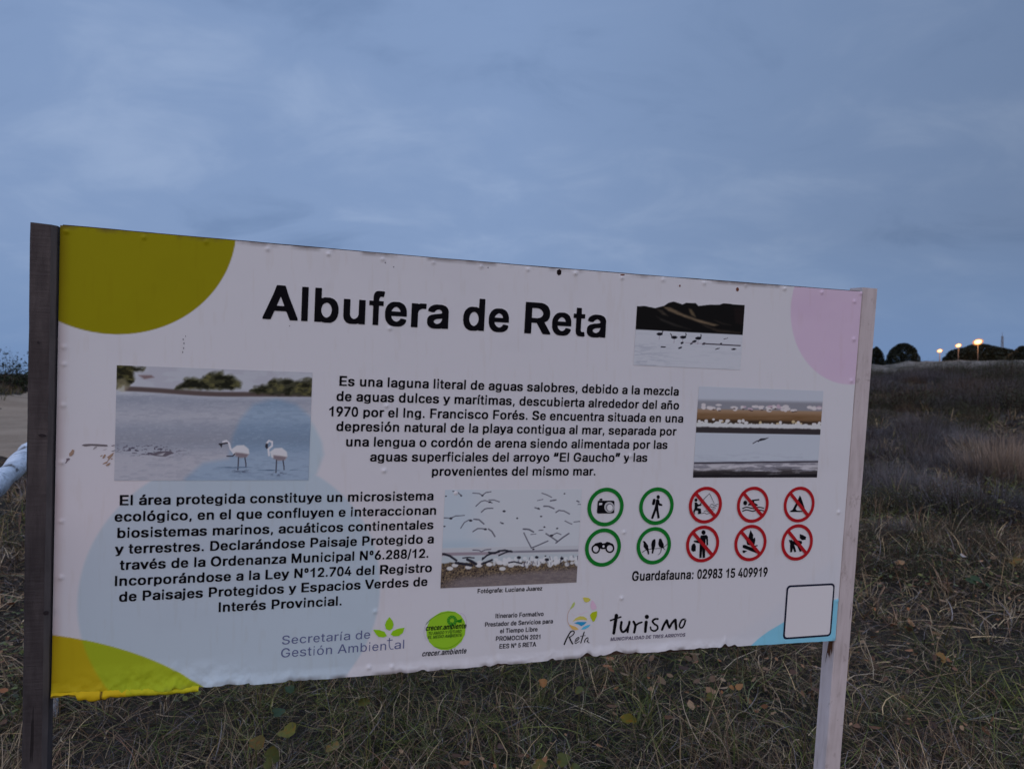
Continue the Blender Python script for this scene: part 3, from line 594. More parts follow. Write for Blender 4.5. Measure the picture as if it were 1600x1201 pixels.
        '2': [556, [46, 0, 40, 6, 40, 90, 45, 101, 315, 389, 348, 435, 368, 488, 356, 531, 335, 563, 306, 584, 273, 596, 237, 580, 205, 549, 186, 511, 179, 468, 175, 463, 49, 461, 43, 468, 43, 522, 49, 561, 66, 610, 94, 656, 121, 682, 149, 702, 180, 716, 234, 723, 317, 723, 371, 716, 402, 702, 432, 679, 462, 646, 490, 595, 499, 564, 506, 506, 499, 427, 479, 378, 447, 330, 377, 248, 246, 111, 252, 107, 510, 107, 516, 101, 516, 6, 510, 0]],
        '3': [556, [216, -5, 175, 2, 146, 13, 116, 30, 86, 55, 57, 98, 46, 126, 40, 159, 42, 200, 46, 204, 168, 204, 174, 198, 184, 162, 206, 133, 248, 109, 284, 102, 330, 118, 363, 147, 381, 180, 383, 215, 361, 264, 321, 298, 267, 313, 182, 316, 176, 322, 177, 417, 262, 519, 305, 579, 304, 585, 78, 587, 72, 595, 72, 707, 78, 715, 486, 715, 492, 707, 490, 598, 431, 514, 345, 412, 350, 405, 393, 396, 442, 371, 480, 335, 499, 305, 516, 246, 516, 159, 507, 121, 472, 60, 442, 33, 415, 16, 379, 2, 335, -6]],
        '4': [556, [321, 0, 315, 6, 315, 129, 311, 134, 28, 135, 22, 141, 22, 233, 179, 519, 270, 710, 277, 715, 396, 715, 402, 707, 402, 677, 392, 649, 331, 519, 179, 248, 185, 242, 311, 243, 315, 248, 316, 437, 321, 441, 435, 441, 441, 435, 441, 248, 447, 242, 522, 242, 526, 238, 528, 141, 522, 135, 447, 135, 442, 131, 441, 6, 437, 1]],
        '5': [556, [212, -5, 181, -1, 148, 11, 88, 52, 63, 85, 47, 124, 40, 157, 41, 197, 46, 201, 169, 201, 176, 195, 186, 164, 207, 135, 245, 110, 273, 102, 321, 121, 357, 157, 374, 195, 379, 236, 368, 271, 345, 307, 319, 330, 283, 347, 263, 350, 242, 345, 217, 336, 179, 313, 120, 313, 57, 321, 51, 325, 50, 371, 85, 707, 92, 715, 479, 715, 485, 707, 485, 595, 482, 589, 217, 587, 211, 579, 198, 460, 204, 454, 245, 461, 324, 461, 365, 455, 413, 435, 457, 401, 498, 340, 516, 274, 516, 180, 504, 129, 490, 98, 465, 62, 428, 30, 390, 8, 329, -6]],
        '6': [556, [217, -5, 173, 4, 132, 24, 101, 49, 69, 90, 51, 129, 40, 180, 40, 264, 49, 310, 79, 381, 173, 525, 282, 711, 290, 715, 422, 715, 428, 707, 425, 665, 344, 525, 286, 442, 290, 436, 339, 436, 378, 429, 416, 415, 450, 392, 478, 363, 504, 315, 516, 264, 516, 172, 509, 139, 496, 103, 464, 57, 437, 33, 401, 11, 370, 0, 334, -6], [268, 103, 292, 103, 334, 127, 366, 169, 379, 210, 375, 246, 356, 284, 323, 317, 282, 334, 243, 323, 206, 292, 188, 264, 177, 226, 184, 185, 202, 149, 230, 121]],
        '7': [556, [94, 0, 88, 6, 91, 45, 329, 516, 356, 579, 349, 587, 48, 587, 42, 595, 43, 710, 48, 715, 510, 715, 516, 707, 513, 573, 490, 519, 233, 6, 224, 0]],
        '8': [556, [216, -5, 160, 7, 112, 32, 71, 73, 46, 124, 40, 157, 40, 226, 46, 259, 74, 315, 118, 358, 85, 399, 69, 437, 62, 475, 66, 567, 82, 616, 101, 649, 138, 689, 180, 713, 240, 723, 316, 723, 369, 716, 408, 696, 442, 666, 468, 628, 488, 576, 494, 534, 490, 447, 474, 404, 439, 358, 482, 315, 510, 261, 516, 231, 516, 149, 512, 129, 499, 93, 480, 65, 452, 37, 413, 13, 374, 0, 335, -6], [273, 101, 306, 106, 342, 124, 369, 152, 384, 192, 372, 233, 347, 265, 313, 287, 279, 298, 243, 287, 209, 265, 184, 233, 172, 198, 181, 162, 206, 130, 233, 113], [271, 409, 294, 411, 328, 431, 353, 463, 363, 493, 353, 534, 335, 563, 311, 583, 279, 596, 245, 583, 220, 561, 201, 528, 193, 498, 201, 468, 218, 439, 245, 418]],
        '9': [556, [134, 0, 128, 6, 131, 42, 270, 241, 266, 247, 207, 250, 155, 263, 124, 279, 96, 301, 72, 330, 52, 371, 40, 422, 40, 508, 52, 567, 75, 622, 111, 669, 145, 696, 178, 714, 238, 723, 318, 723, 372, 716, 411, 696, 445, 669, 473, 634, 497, 586, 516, 506, 516, 417, 507, 373, 487, 322, 445, 248, 277, 5, 269, 0], [270, 350, 300, 355, 326, 369, 343, 384, 368, 419, 379, 457, 372, 501, 341, 556, 310, 583, 279, 596, 243, 580, 208, 546, 188, 508, 177, 470, 183, 435, 205, 394, 235, 366]],
        '.': [278, [106, -3, 87, 7, 71, 37, 70, 96, 74, 113, 85, 131, 101, 144, 175, 144, 195, 127, 205, 106, 208, 57, 202, 27, 193, 10, 179, -1]],
        ',': [278, [65, -112, 60, -107, 60, -81, 91, 121, 97, 127, 207, 127, 212, 121, 210, 78, 191, -3, 158, -107, 151, -112]],
        ':': [333, [132, -3, 114, 7, 97, 37, 96, 96, 106, 124, 120, 139, 134, 145, 197, 145, 209, 141, 228, 121, 235, 98, 237, 57, 227, 19, 215, 4, 203, -2], [139, 345, 124, 350, 109, 362, 97, 386, 96, 447, 101, 465, 118, 488, 132, 495, 192, 497, 205, 493, 224, 478, 234, 457, 235, 391, 230, 376, 219, 359, 203, 348]],
        '/': [278, [5, -71, 0, -66, 0, -47, 15, 4, 127, 506, 168, 722, 178, 737, 273, 737, 278, 732, 278, 707, 243, 516, 131, 14, 108, -66, 102, -71]],
        '°': [400, [148, 363, 117, 375, 92, 392, 78, 406, 56, 442, 45, 485, 45, 573, 54, 616, 67, 646, 86, 676, 103, 695, 130, 713, 154, 719, 253, 716, 278, 703, 307, 674, 336, 616, 345, 570, 345, 488, 339, 460, 312, 406, 276, 375, 238, 362], [188, 470, 198, 468, 218, 483, 235, 508, 239, 525, 226, 564, 209, 586, 196, 594, 181, 585, 166, 567, 151, 528, 161, 498]],
        '“': [500, [48, 405, 40, 412, 40, 442, 121, 708, 130, 715, 259, 713, 264, 707, 264, 662, 219, 412, 209, 405], [244, 405, 236, 412, 236, 445, 316, 709, 326, 715, 455, 713, 460, 707, 460, 671, 414, 412, 405, 405]],
        '”': [500, [48, 405, 40, 412, 40, 447, 86, 708, 95, 715, 259, 713, 264, 707, 262, 659, 224, 528, 185, 412, 174, 405], [241, 405, 233, 412, 233, 437, 282, 710, 288, 715, 455, 713, 460, 707, 458, 665, 417, 522, 379, 412, 370, 405]],
        'á': [556, [188, -7, 146, 0, 107, 17, 77, 40, 55, 68, 43, 98, 38, 129, 38, 185, 51, 233, 79, 265, 123, 290, 207, 311, 356, 330, 376, 343, 378, 358, 364, 386, 345, 403, 314, 416, 294, 418, 263, 410, 238, 396, 193, 350, 129, 351, 59, 371, 55, 376, 58, 417, 77, 447, 109, 479, 160, 507, 196, 518, 241, 526, 353, 526, 406, 516, 445, 502, 473, 484, 502, 455, 518, 424, 528, 384, 528, 6, 521, 0, 389, 0, 375, 8, 353, -1, 308, -7], [254, 98, 291, 101, 346, 131, 375, 175, 382, 205, 381, 220, 375, 223, 255, 205, 219, 190, 200, 175, 189, 154, 199, 129, 216, 114], [230, 550, 223, 558, 224, 595, 274, 710, 287, 731, 297, 735, 440, 735, 447, 731, 445, 701, 353, 552]],
        'é': [556, [233, -7, 179, 2, 141, 19, 96, 55, 63, 101, 44, 149, 35, 192, 32, 294, 37, 335, 46, 373, 68, 422, 93, 457, 130, 490, 158, 507, 210, 523, 330, 526, 365, 518, 414, 499, 456, 468, 478, 440, 503, 389, 515, 343, 520, 223, 514, 217, 179, 217, 173, 210, 183, 177, 197, 152, 230, 119, 261, 103, 286, 97, 314, 103, 342, 119, 363, 139, 378, 167, 386, 171, 432, 171, 503, 153, 510, 147, 510, 113, 499, 85, 482, 60, 450, 30, 411, 8, 388, 0, 337, -7], [179, 317, 371, 316, 376, 322, 361, 358, 338, 389, 307, 410, 279, 418, 240, 405, 203, 373, 183, 343, 176, 322], [220, 550, 213, 558, 214, 595, 273, 731, 281, 735, 417, 732, 415, 698, 335, 554]],
        'í': [278, [78, 0, 72, 6, 72, 514, 78, 520, 202, 520, 208, 514, 208, 6, 202, 0], [84, 550, 77, 558, 78, 595, 126, 716, 137, 731, 145, 735, 281, 732, 280, 698, 196, 552]],
        'ó': [611, [247, -7, 188, 4, 142, 28, 116, 47, 91, 75, 65, 119, 50, 159, 40, 218, 40, 297, 55, 373, 78, 422, 108, 460, 150, 493, 201, 516, 250, 526, 361, 526, 423, 511, 472, 485, 499, 463, 538, 412, 554, 376, 566, 330, 571, 269, 568, 203, 554, 139, 538, 103, 509, 62, 472, 30, 440, 11, 407, -1, 356, -7], [300, 98, 345, 110, 381, 139, 405, 175, 425, 241, 425, 271, 418, 307, 393, 361, 356, 399, 304, 418, 255, 399, 220, 366, 193, 310, 184, 259, 193, 205, 220, 149, 255, 116], [245, 550, 238, 558, 239, 595, 287, 710, 301, 731, 310, 735, 448, 735, 455, 731, 452, 698, 364, 552]],
        'ñ': [611, [77, 0, 70, 6, 72, 516, 77, 520, 204, 520, 217, 504, 285, 526, 390, 526, 444, 512, 482, 489, 506, 465, 524, 437, 540, 376, 541, 4, 536, 0, 407, 0, 400, 6, 400, 315, 395, 340, 386, 363, 361, 395, 336, 410, 309, 415, 282, 407, 258, 392, 236, 371, 218, 333, 213, 307, 213, 6, 206, 0], [325, 579, 269, 600, 252, 581, 147, 582, 143, 589, 143, 637, 153, 680, 167, 707, 179, 718, 206, 724, 298, 723, 323, 717, 344, 706, 361, 723, 468, 720, 470, 677, 465, 646, 459, 625, 439, 596, 425, 585, 401, 578]],
        'Ó': [778, [318, -5, 262, 4, 223, 18, 185, 40, 127, 88, 86, 147, 62, 200, 47, 271, 44, 384, 55, 455, 84, 537, 110, 586, 154, 642, 207, 684, 260, 710, 318, 721, 438, 723, 502, 716, 574, 684, 627, 642, 663, 598, 703, 522, 723, 463, 734, 404, 734, 279, 723, 220, 700, 157, 668, 106, 633, 68, 588, 35, 552, 16, 499, 0, 457, -6], [383, 106, 415, 109, 443, 118, 485, 139, 517, 164, 538, 190, 565, 238, 576, 269, 587, 330, 584, 376, 571, 432, 555, 468, 535, 498, 499, 538, 474, 558, 427, 582, 396, 590, 354, 582, 312, 562, 282, 538, 252, 506, 228, 473, 213, 440, 194, 358, 197, 305, 210, 251, 224, 218, 246, 185, 276, 153, 304, 134, 349, 114], [329, 735, 322, 740, 323, 761, 390, 849, 538, 850, 545, 846, 542, 822, 454, 738]],
    },
    't': {
        'S': [667, [282, -7, 201, 7, 165, 22, 123, 49, 97, 75, 74, 108, 58, 152, 54, 182, 60, 186, 147, 185, 153, 179, 159, 155, 174, 127, 195, 107, 225, 88, 261, 76, 300, 68, 363, 68, 432, 85, 481, 116, 498, 138, 509, 160, 514, 185, 509, 218, 493, 245, 459, 270, 417, 288, 213, 345, 159, 371, 126, 394, 102, 420, 81, 458, 73, 494, 76, 546, 91, 595, 118, 637, 153, 670, 201, 699, 249, 716, 288, 721, 354, 723, 423, 716, 477, 696, 540, 651, 566, 616, 584, 579, 595, 537, 591, 519, 507, 518, 500, 525, 495, 546, 480, 576, 438, 614, 378, 636, 306, 639, 246, 623, 222, 610, 196, 589, 172, 543, 171, 488, 187, 461, 237, 426, 477, 355, 513, 338, 555, 309, 578, 283, 599, 245, 607, 209, 607, 168, 596, 127, 572, 83, 540, 49, 498, 22, 453, 4, 423, -2, 375, -7]],
        'e': [556, [260, -7, 211, 0, 173, 14, 127, 47, 95, 83, 75, 119, 57, 168, 47, 234, 47, 278, 55, 332, 72, 387, 97, 434, 130, 471, 162, 495, 200, 513, 254, 526, 303, 526, 341, 518, 393, 498, 437, 464, 457, 439, 477, 404, 495, 354, 502, 311, 505, 239, 498, 233, 135, 231, 131, 220, 138, 179, 162, 125, 197, 89, 238, 70, 273, 63, 303, 63, 346, 73, 384, 96, 420, 143, 487, 126, 492, 122, 485, 97, 464, 64, 439, 38, 412, 20, 365, 0, 311, -7], [136, 302, 412, 301, 418, 308, 418, 316, 404, 368, 390, 395, 371, 417, 327, 444, 295, 452, 262, 452, 208, 435, 169, 401, 143, 357, 132, 308]],
        'c': [556, [272, -7, 227, -1, 187, 14, 136, 49, 108, 81, 81, 127, 65, 171, 55, 234, 55, 280, 63, 332, 81, 387, 102, 426, 139, 468, 181, 498, 224, 516, 275, 526, 329, 526, 394, 510, 442, 485, 468, 465, 490, 439, 508, 409, 516, 382, 510, 377, 442, 360, 434, 365, 419, 395, 385, 428, 351, 444, 315, 452, 261, 447, 218, 429, 188, 401, 171, 376, 149, 313, 143, 239, 151, 190, 168, 144, 188, 114, 218, 86, 252, 70, 292, 63, 340, 68, 385, 86, 419, 119, 442, 158, 510, 143, 519, 133, 503, 94, 480, 64, 453, 38, 417, 14, 368, -2, 326, -7]],
        'r': [389, [88, 0, 80, 7, 80, 513, 88, 520, 171, 518, 176, 513, 176, 447, 184, 444, 208, 478, 257, 511, 311, 526, 378, 526, 386, 519, 383, 445, 314, 446, 260, 435, 214, 406, 189, 374, 179, 341, 179, 7, 171, 0]],
        't': [333, [222, -3, 184, 4, 157, 18, 137, 34, 119, 62, 112, 81, 105, 130, 105, 442, 98, 449, 34, 449, 27, 456, 27, 513, 31, 518, 98, 520, 105, 528, 105, 653, 112, 660, 182, 660, 187, 655, 188, 528, 193, 522, 287, 520, 293, 513, 293, 456, 289, 450, 195, 449, 188, 442, 188, 122, 192, 103, 203, 82, 219, 72, 235, 68, 289, 69, 304, 10, 295, 0]],
        'a': [556, [214, -7, 172, -1, 139, 11, 106, 33, 79, 62, 61, 97, 53, 138, 56, 177, 67, 212, 86, 237, 109, 255, 166, 281, 235, 296, 355, 309, 403, 320, 421, 338, 423, 360, 418, 384, 410, 404, 394, 424, 370, 440, 328, 452, 274, 452, 229, 440, 193, 419, 154, 377, 79, 396, 72, 404, 90, 436, 121, 469, 160, 495, 214, 516, 271, 526, 325, 526, 412, 506, 454, 482, 481, 456, 497, 428, 510, 390, 513, 7, 505, 0, 428, 1, 423, 7, 422, 64, 415, 67, 379, 27, 337, 3, 277, -7], [233, 64, 289, 63, 325, 70, 361, 86, 384, 103, 407, 133, 417, 157, 423, 182, 421, 253, 415, 256, 364, 242, 220, 220, 181, 204, 161, 187, 153, 177, 146, 155, 146, 133, 155, 108, 178, 84, 208, 70]],
        'í': [278, [99, 0, 92, 7, 92, 513, 99, 520, 171, 520, 178, 513, 178, 7, 171, 0], [104, 594, 101, 601, 151, 716, 162, 731, 171, 735, 254, 733, 168, 597, 160, 593]],
        'd': [611, [253, -7, 202, 2, 154, 26, 125, 51, 105, 75, 81, 116, 63, 166, 52, 234, 55, 311, 70, 374, 99, 431, 135, 473, 182, 506, 239, 523, 303, 526, 351, 514, 390, 490, 432, 442, 438, 443, 439, 707, 446, 715, 519, 715, 526, 707, 526, 7, 519, 0, 446, 2, 442, 7, 442, 73, 435, 77, 398, 33, 348, 1, 300, -7], [282, 64, 317, 66, 348, 74, 370, 86, 397, 111, 426, 163, 442, 239, 442, 278, 434, 330, 419, 374, 407, 393, 384, 419, 362, 435, 339, 444, 303, 452, 261, 449, 227, 438, 184, 404, 165, 376, 152, 346, 139, 278, 139, 239, 147, 190, 162, 146, 177, 122, 196, 99, 230, 76]],
        'G': [778, [352, -5, 282, 7, 212, 40, 155, 86, 119, 133, 87, 198, 68, 272, 62, 322, 68, 426, 84, 491, 115, 561, 150, 613, 206, 667, 259, 699, 309, 716, 373, 723, 475, 716, 548, 687, 586, 661, 618, 631, 665, 564, 690, 499, 693, 480, 688, 476, 603, 478, 565, 546, 546, 570, 507, 603, 463, 625, 408, 636, 376, 636, 332, 628, 288, 611, 250, 584, 213, 543, 185, 497, 166, 447, 155, 387, 155, 311, 164, 261, 182, 207, 204, 168, 231, 135, 271, 106, 329, 81, 399, 72, 472, 83, 510, 99, 545, 123, 587, 177, 597, 201, 608, 248, 608, 267, 600, 274, 422, 274, 415, 280, 415, 343, 422, 350, 694, 350, 701, 343, 698, 226, 685, 174, 668, 135, 628, 81, 583, 43, 542, 20, 481, 0, 434, -6]],
        's': [556, [230, -7, 157, 4, 126, 17, 91, 38, 55, 78, 41, 108, 39, 127, 123, 144, 153, 100, 186, 77, 240, 63, 293, 63, 350, 77, 383, 100, 397, 116, 402, 135, 398, 163, 376, 189, 350, 202, 167, 245, 104, 276, 79, 300, 60, 332, 52, 374, 57, 409, 71, 439, 97, 470, 157, 506, 243, 526, 306, 526, 363, 516, 404, 499, 447, 469, 478, 428, 489, 404, 484, 395, 407, 381, 371, 426, 344, 443, 300, 454, 252, 454, 205, 443, 169, 420, 152, 393, 152, 365, 169, 338, 199, 320, 379, 277, 420, 262, 451, 244, 476, 220, 495, 187, 503, 146, 498, 111, 484, 81, 463, 53, 436, 32, 401, 13, 369, 2, 319, -6]],
        'i': [278, [107, 0, 102, 7, 102, 513, 107, 520, 161, 520, 166, 513, 166, 7, 161, 0], [132, 616, 114, 624, 100, 640, 93, 659, 92, 686, 101, 716, 116, 726, 138, 730, 154, 726, 170, 713, 177, 695, 178, 668, 171, 643, 161, 628, 148, 619]],
        'ó': [611, [276, -7, 230, -1, 190, 14, 137, 49, 109, 81, 82, 127, 65, 171, 55, 234, 55, 280, 63, 332, 82, 387, 103, 426, 140, 468, 184, 498, 227, 516, 279, 526, 334, 526, 375, 518, 424, 500, 473, 466, 507, 428, 526, 398, 547, 341, 555, 297, 555, 218, 545, 166, 526, 116, 501, 78, 464, 41, 418, 11, 383, -1, 328, -7], [289, 64, 317, 63, 363, 73, 392, 87, 419, 111, 439, 138, 453, 168, 463, 204, 469, 250, 458, 330, 445, 365, 426, 395, 401, 421, 380, 435, 357, 444, 320, 452, 273, 449, 239, 438, 216, 424, 191, 401, 161, 349, 145, 275, 145, 239, 153, 190, 170, 144, 184, 122, 213, 93, 233, 80, 256, 70], [273, 594, 270, 601, 322, 716, 333, 731, 343, 735, 430, 733, 340, 597, 331, 593]],
        'n': [611, [92, 0, 85, 7, 86, 515, 92, 520, 168, 518, 172, 513, 172, 447, 176, 440, 205, 475, 231, 496, 272, 516, 315, 526, 364, 526, 402, 518, 454, 494, 482, 469, 501, 442, 518, 404, 525, 365, 527, 5, 521, 0, 445, 0, 438, 7, 438, 338, 431, 374, 413, 406, 388, 431, 359, 444, 312, 451, 269, 444, 231, 428, 207, 406, 187, 376, 175, 330, 175, 7, 168, 0]],
        'A': [722, [20, 1, 15, 7, 222, 505, 298, 707, 307, 715, 413, 714, 422, 707, 498, 505, 707, 6, 700, 0, 610, 0, 603, 4, 535, 171, 519, 194, 204, 194, 192, 182, 120, 4, 113, 0], [235, 272, 482, 271, 491, 278, 404, 494, 363, 622, 354, 619, 313, 488, 232, 283]],
        'm': [889, [84, 0, 77, 7, 77, 513, 82, 519, 160, 518, 164, 513, 164, 447, 169, 441, 194, 472, 233, 505, 280, 524, 306, 529, 338, 529, 364, 524, 402, 507, 440, 472, 463, 432, 500, 478, 525, 496, 563, 516, 618, 529, 656, 529, 714, 514, 755, 490, 784, 458, 802, 423, 812, 379, 812, 7, 807, 1, 732, 0, 724, 7, 724, 357, 721, 376, 713, 401, 691, 427, 671, 440, 630, 452, 592, 452, 554, 441, 531, 427, 503, 395, 491, 357, 491, 7, 484, 0, 405, 2, 401, 7, 401, 368, 396, 387, 380, 415, 347, 441, 309, 452, 274, 452, 242, 443, 210, 424, 186, 398, 172, 368, 167, 343, 167, 7, 160, 0]],
        'b': [611, [308, -7, 265, 0, 240, 13, 205, 42, 175, 78, 168, 73, 168, 7, 164, 2, 90, 0, 83, 7, 83, 707, 90, 715, 164, 715, 171, 707, 172, 442, 181, 443, 217, 487, 265, 516, 308, 526, 359, 526, 387, 521, 424, 508, 455, 491, 496, 456, 524, 417, 548, 360, 561, 291, 561, 226, 545, 146, 520, 92, 475, 38, 429, 9, 373, -6], [312, 64, 345, 66, 373, 73, 404, 89, 422, 105, 444, 135, 457, 163, 473, 234, 473, 283, 465, 330, 438, 393, 418, 416, 387, 437, 333, 452, 274, 445, 248, 434, 222, 415, 197, 382, 181, 346, 168, 270, 178, 182, 203, 125, 226, 99, 257, 77]],
        'l': [250, [90, 0, 165, 0, 165, 716, 90, 716]],
    },
}
class Flat:
    """flat printed layers, each a little prouder than the last"""
    def __init__(s): s.v = []; s.f = []; s.mi = []; s.mats = []; s.keys = {}
    def add(s, loops, rgb, y):
        loops = [[tuple(map(float, p)) for p in L] for L in loops if len(L) > 2]
        if not loops: return
        if rgb not in s.keys: s.keys[rgb] = len(s.mats); s.mats.append(M_INK(rgb))
        # holes go with the outline that holds them; separate outlines are filled on their own
        depth = [sum(1 for j, M in enumerate(loops) if j != i and inside(M, np.array(L[0][0]), np.array(L[0][1]))) for i, L in enumerate(loops)]
        for i, L in enumerate(loops):
            if depth[i] % 2: continue
            part = [L] + [M for j, M in enumerate(loops) if depth[j] == depth[i] + 1 and inside(L, np.array(M[0][0]), np.array(M[0][1]))]
            tris = tessellate_polygon([[Vector((p[0], p[1], 0)) for p in K] for K in part])
            pts = [p for K in part for p in K]; b0 = len(s.v)
            s.v += [(p[0], y, p[1]) for p in pts]
            for a, b, c in tris:
                (ax, ay), (bx, by), (cx, cy) = pts[a], pts[b], pts[c]
                if (bx - ax) * (cy - ay) - (by - ay) * (cx - ax) < 0: b, c = c, b
                s.f.append((b0 + a, b0 + b, b0 + c)); s.mi.append(s.keys[rgb])
    def make(s, name): return link(name, py_mesh(name, s.v, s.f, s.mats, s.mi), panel)
L1, L2, L3, L4 = -0.0010, -0.0014, -0.0018, -0.0022
def text_width(txt, k):
    return sum(278 if c == ' ' else GLYPHS[k][c][0] for c in txt)
def letter(flat, txt, left, right, cap, rgb=BLACK, k='b', y=L1, slant=0.0, space=0):
    """set txt between two baseline points of the photo, cap = capital height in metres"""
    a, b = rect(*left), rect(*right)
    n = len(txt)
    w = text_width(txt, k) + space * (n - 1)
    first, last = GLYPHS[k][txt[0]], GLYPHS[k][txt[-1]]
    lsb = min(min(q[0::2]) for q in first[1:]); rsb = last[0] - max(max(q[0::2]) for q in last[1:])
    sx = (b[0] - a[0]) / (w - lsb - rsb); sz = cap / 716.0
    x = -lsb
    for c in txt:
        if c == ' ': x += 278 + space; continue
        gl = GLYPHS[k][c]
        loops = []
        for q in gl[1:]:
            L = [(a[0] + (x + gx + slant * gz) * sx, a[1] + (b[1] - a[1]) * ((x + gx) / max(w, 1)) + gz * sz) for gx, gz in zip(q[0::2], q[1::2])]
            loops.append(L)
        flat.add(loops, rgb, y)
        x += gl[0] + space
    return sx * 716 / 1.0, sz * 716
F = Flat()
letter(F, 'Albufera de Reta', (410, 498), (945.5, 527.5), 0.0768)
F.make('title_lettering')
F = Flat()
for txt, l, r in [('Es una laguna literal de aguas salobres, debido a la mezcla', (530, 602.5), (1060, 617.8)),
                  ('de aguas dulces y marítimas, descubierta alrededor del año', (525.5, 626), (1060.5, 639.5)),
                  ('1970 por el Ing. Francisco Forés. Se encuentra situada en una', (514, 650), (1067, 660)),
                  ('depresión natural de la playa contigua al mar, separada por', (525.3, 673), (1056.5, 680)),
                  ('una lengua o cordón de arena siendo alimentada por las', (540.5, 697), (1042.5, 701)),
                  ('aguas superficiales del arroyo “El Gaucho” y las', (578, 720.5), (1011, 721)),
                  ('provenientes del mismo mar.', (674.5, 743), (930, 742.3))]:
    letter(F, txt, l, r, 0.0230)
F.make('paragraph_lettering')
F = Flat()
for txt, l, r in [('El área protegida constituye un microsistema', (187, 789), (677, 781)),
                  ('ecológico, en el que confluyen e interaccionan', (179, 814.5), (681, 803.5)),
                  ('biosistemas marinos, acuáticos continentales', (183.3, 840), (677, 826)),
                  ('y terrestres. Declarándose Paisaje Protegido a', (179.5, 865), (677.5, 848)),
                  ('través de la Ordenanza Municipal N°6.288/12.', (187, 890), (669, 870.5)),
                  ('Incorporándose a la Ley N°12.704 del Registro', (179.5, 915), (674.5, 893)),
                  ('de Paisajes Protegidos y Espacios Verdes de', (186, 939.5), (667.5, 914.5)),
                  ('Interés Provincial.', (341.5, 955.5), (533.5, 945))]:
    letter(F, txt, l, r, 0.0225)
F.make('paragraph_lettering')
F = Flat()
letter(F, 'Guardafauna: 02983 15 409919', (987, 907), (1198.5, 900), 0.0262)
F.make('phone_lettering')
F = Flat()
letter(F, 'Fotógrafa: Luciana Juarez', (746, 926.2), (847, 921.5), 0.0112)
F.make('credit_lettering')
F = Flat()
for txt, l, r in [('Itinerario Formativo', (774, 965), (849, 961.5)), ('Prestador de Servicios para', (757.5, 978.5), (863.5, 973)), ('el Tiempo Libre', (781, 988.5), (839.5, 985.5)),
                  ('PROMOCIÓN 2021', (774.5, 1000.5), (844, 997.5)), ('EES N° 5 RETA', (780, 1012.5), (837.5, 1009))]:
    letter(F, txt, l, r, 0.0118, (24, 23, 34))
F.make('course_lettering')

def arc(cx, cy, rx, ry, a0=0, a1=360, n=40):
    return [(cx + rx * math.cos(math.radians(a0 + (a1 - a0) * i / n)), cy + ry * math.sin(math.radians(a0 + (a1 - a0) * i / n))) for i in range(n + (0 if abs(a1 - a0) >= 360 else 1))]
def brush(pts, w0, w1=None, cap=True):
    """outline of a brush stroke along pts (photo units) with width going from w0 to w1"""
    w1 = w0 if w1 is None else w1
    P = np.array(pts, float)
    # smooth (Catmull-Rom)
    if len(P) > 2:
        E = np.vstack([2 * P[0] - P[1], P, 2 * P[-1] - P[-2]]); out = []
        for i in range(1, len(E) - 2):
            for tt in np.arange(5) / 5:
                p0, p1, p2, p3 = E[i - 1:i + 3]
                out.append(0.5 * ((2 * p1) + (-p0 + p2) * tt + (2 * p0 - 5 * p1 + 4 * p2 - p3) * tt**2 + (-p0 + 3 * p1 - 3 * p2 + p3) * tt**3))
        out.append(P[-1]); P = np.array(out)
    d = np.gradient(P, axis=0); d /= np.hypot(*d.T)[:, None] + 1e-9; nn = np.stack([-d[:, 1], d[:, 0]], 1)
    w = np.linspace(w0, w1, len(P))[:, None] / 2
    a, b = P + nn * w, P - nn * w
    L = list(map(tuple, a))
    if cap:
        th = math.atan2(d[-1][1], d[-1][0])
        L += [(P[-1][0] + w1 / 2 * math.cos(th + q), P[-1][1] + w1 / 2 * math.sin(th + q)) for q in (math.pi / 3, 0, -math.pi / 3)]
    L += list(map(tuple, b[::-1]))
    if cap:
        th = math.atan2(-d[0][1], -d[0][0])
        L += [(P[0][0] + w0 / 2 * math.cos(th + q), P[0][1] + w0 / 2 * math.sin(th + q)) for q in (math.pi / 3, 0, -math.pi / 3)]
    return L
class Px(Flat):
    """Flat whose loops are traced on an enlargement of the photo: scale sc, origin (ox, oy)"""
    def __init__(s, sc, ox, oy): super().__init__(); s.t = (sc, ox, oy)
    def p(s, loops, rgb=BLACK, y=L1):
        s.add([rects(L, *s.t) for L in loops], rgb, y)
    def b(s, pts, w0, w1=None, rgb=BLACK, y=L1): s.p([brush(pts, w0, w1)], rgb, y)

# pictograms --------------------------------------------------------
GREEN, RED, DARK = (14, 78, 30), (116, 18, 26), (9, 8, 13)
def disc(o, cx, cy, rx, ry, tilt, rim, y):
    """ring as the camera sees it -> a true ring on the panel"""
    t_ = o.t
    c = np.array(rect(t_[1] + cx / t_[0], t_[2] + cy / t_[0]))
    e = np.array(rect(t_[1] + (cx + rx) / t_[0], t_[2] + cy / t_[0])); d = np.array(rect(t_[1] + cx / t_[0], t_[2] + (cy + ry) / t_[0]))
    R = 0.5 * (abs(e[0] - c[0]) + abs(d[1] - c[1]))
    return c, R
def ring(o, cx, cy, rx, ry, rgb, slash=False, rim=0.20):
    c, R = disc(o, cx, cy, rx, ry, 0, 0, 0)
    ci = lambda r: [(c[0] + r * math.cos(2 * math.pi * i / 56), c[1] + r * math.sin(2 * math.pi * i / 56)) for i in range(56)]
    o.add([ci(R), ci(R * (1 - rim))], rgb, L3)
    if slash:
        d = np.array((math.cos(math.radians(-45)), math.sin(math.radians(-45)))); n = np.array((-d[1], d[0])); w = R * rim * 0.52; q = R * (1 - rim * 0.55)
        o.add([[c - d * q - n * w, c + d * q - n * w, c + d * q + n * w, c - d * q + n * w]], rgb, L4)
Z5, Z6 = (7.75, 900, 745), (6.6667, 1060, 745)
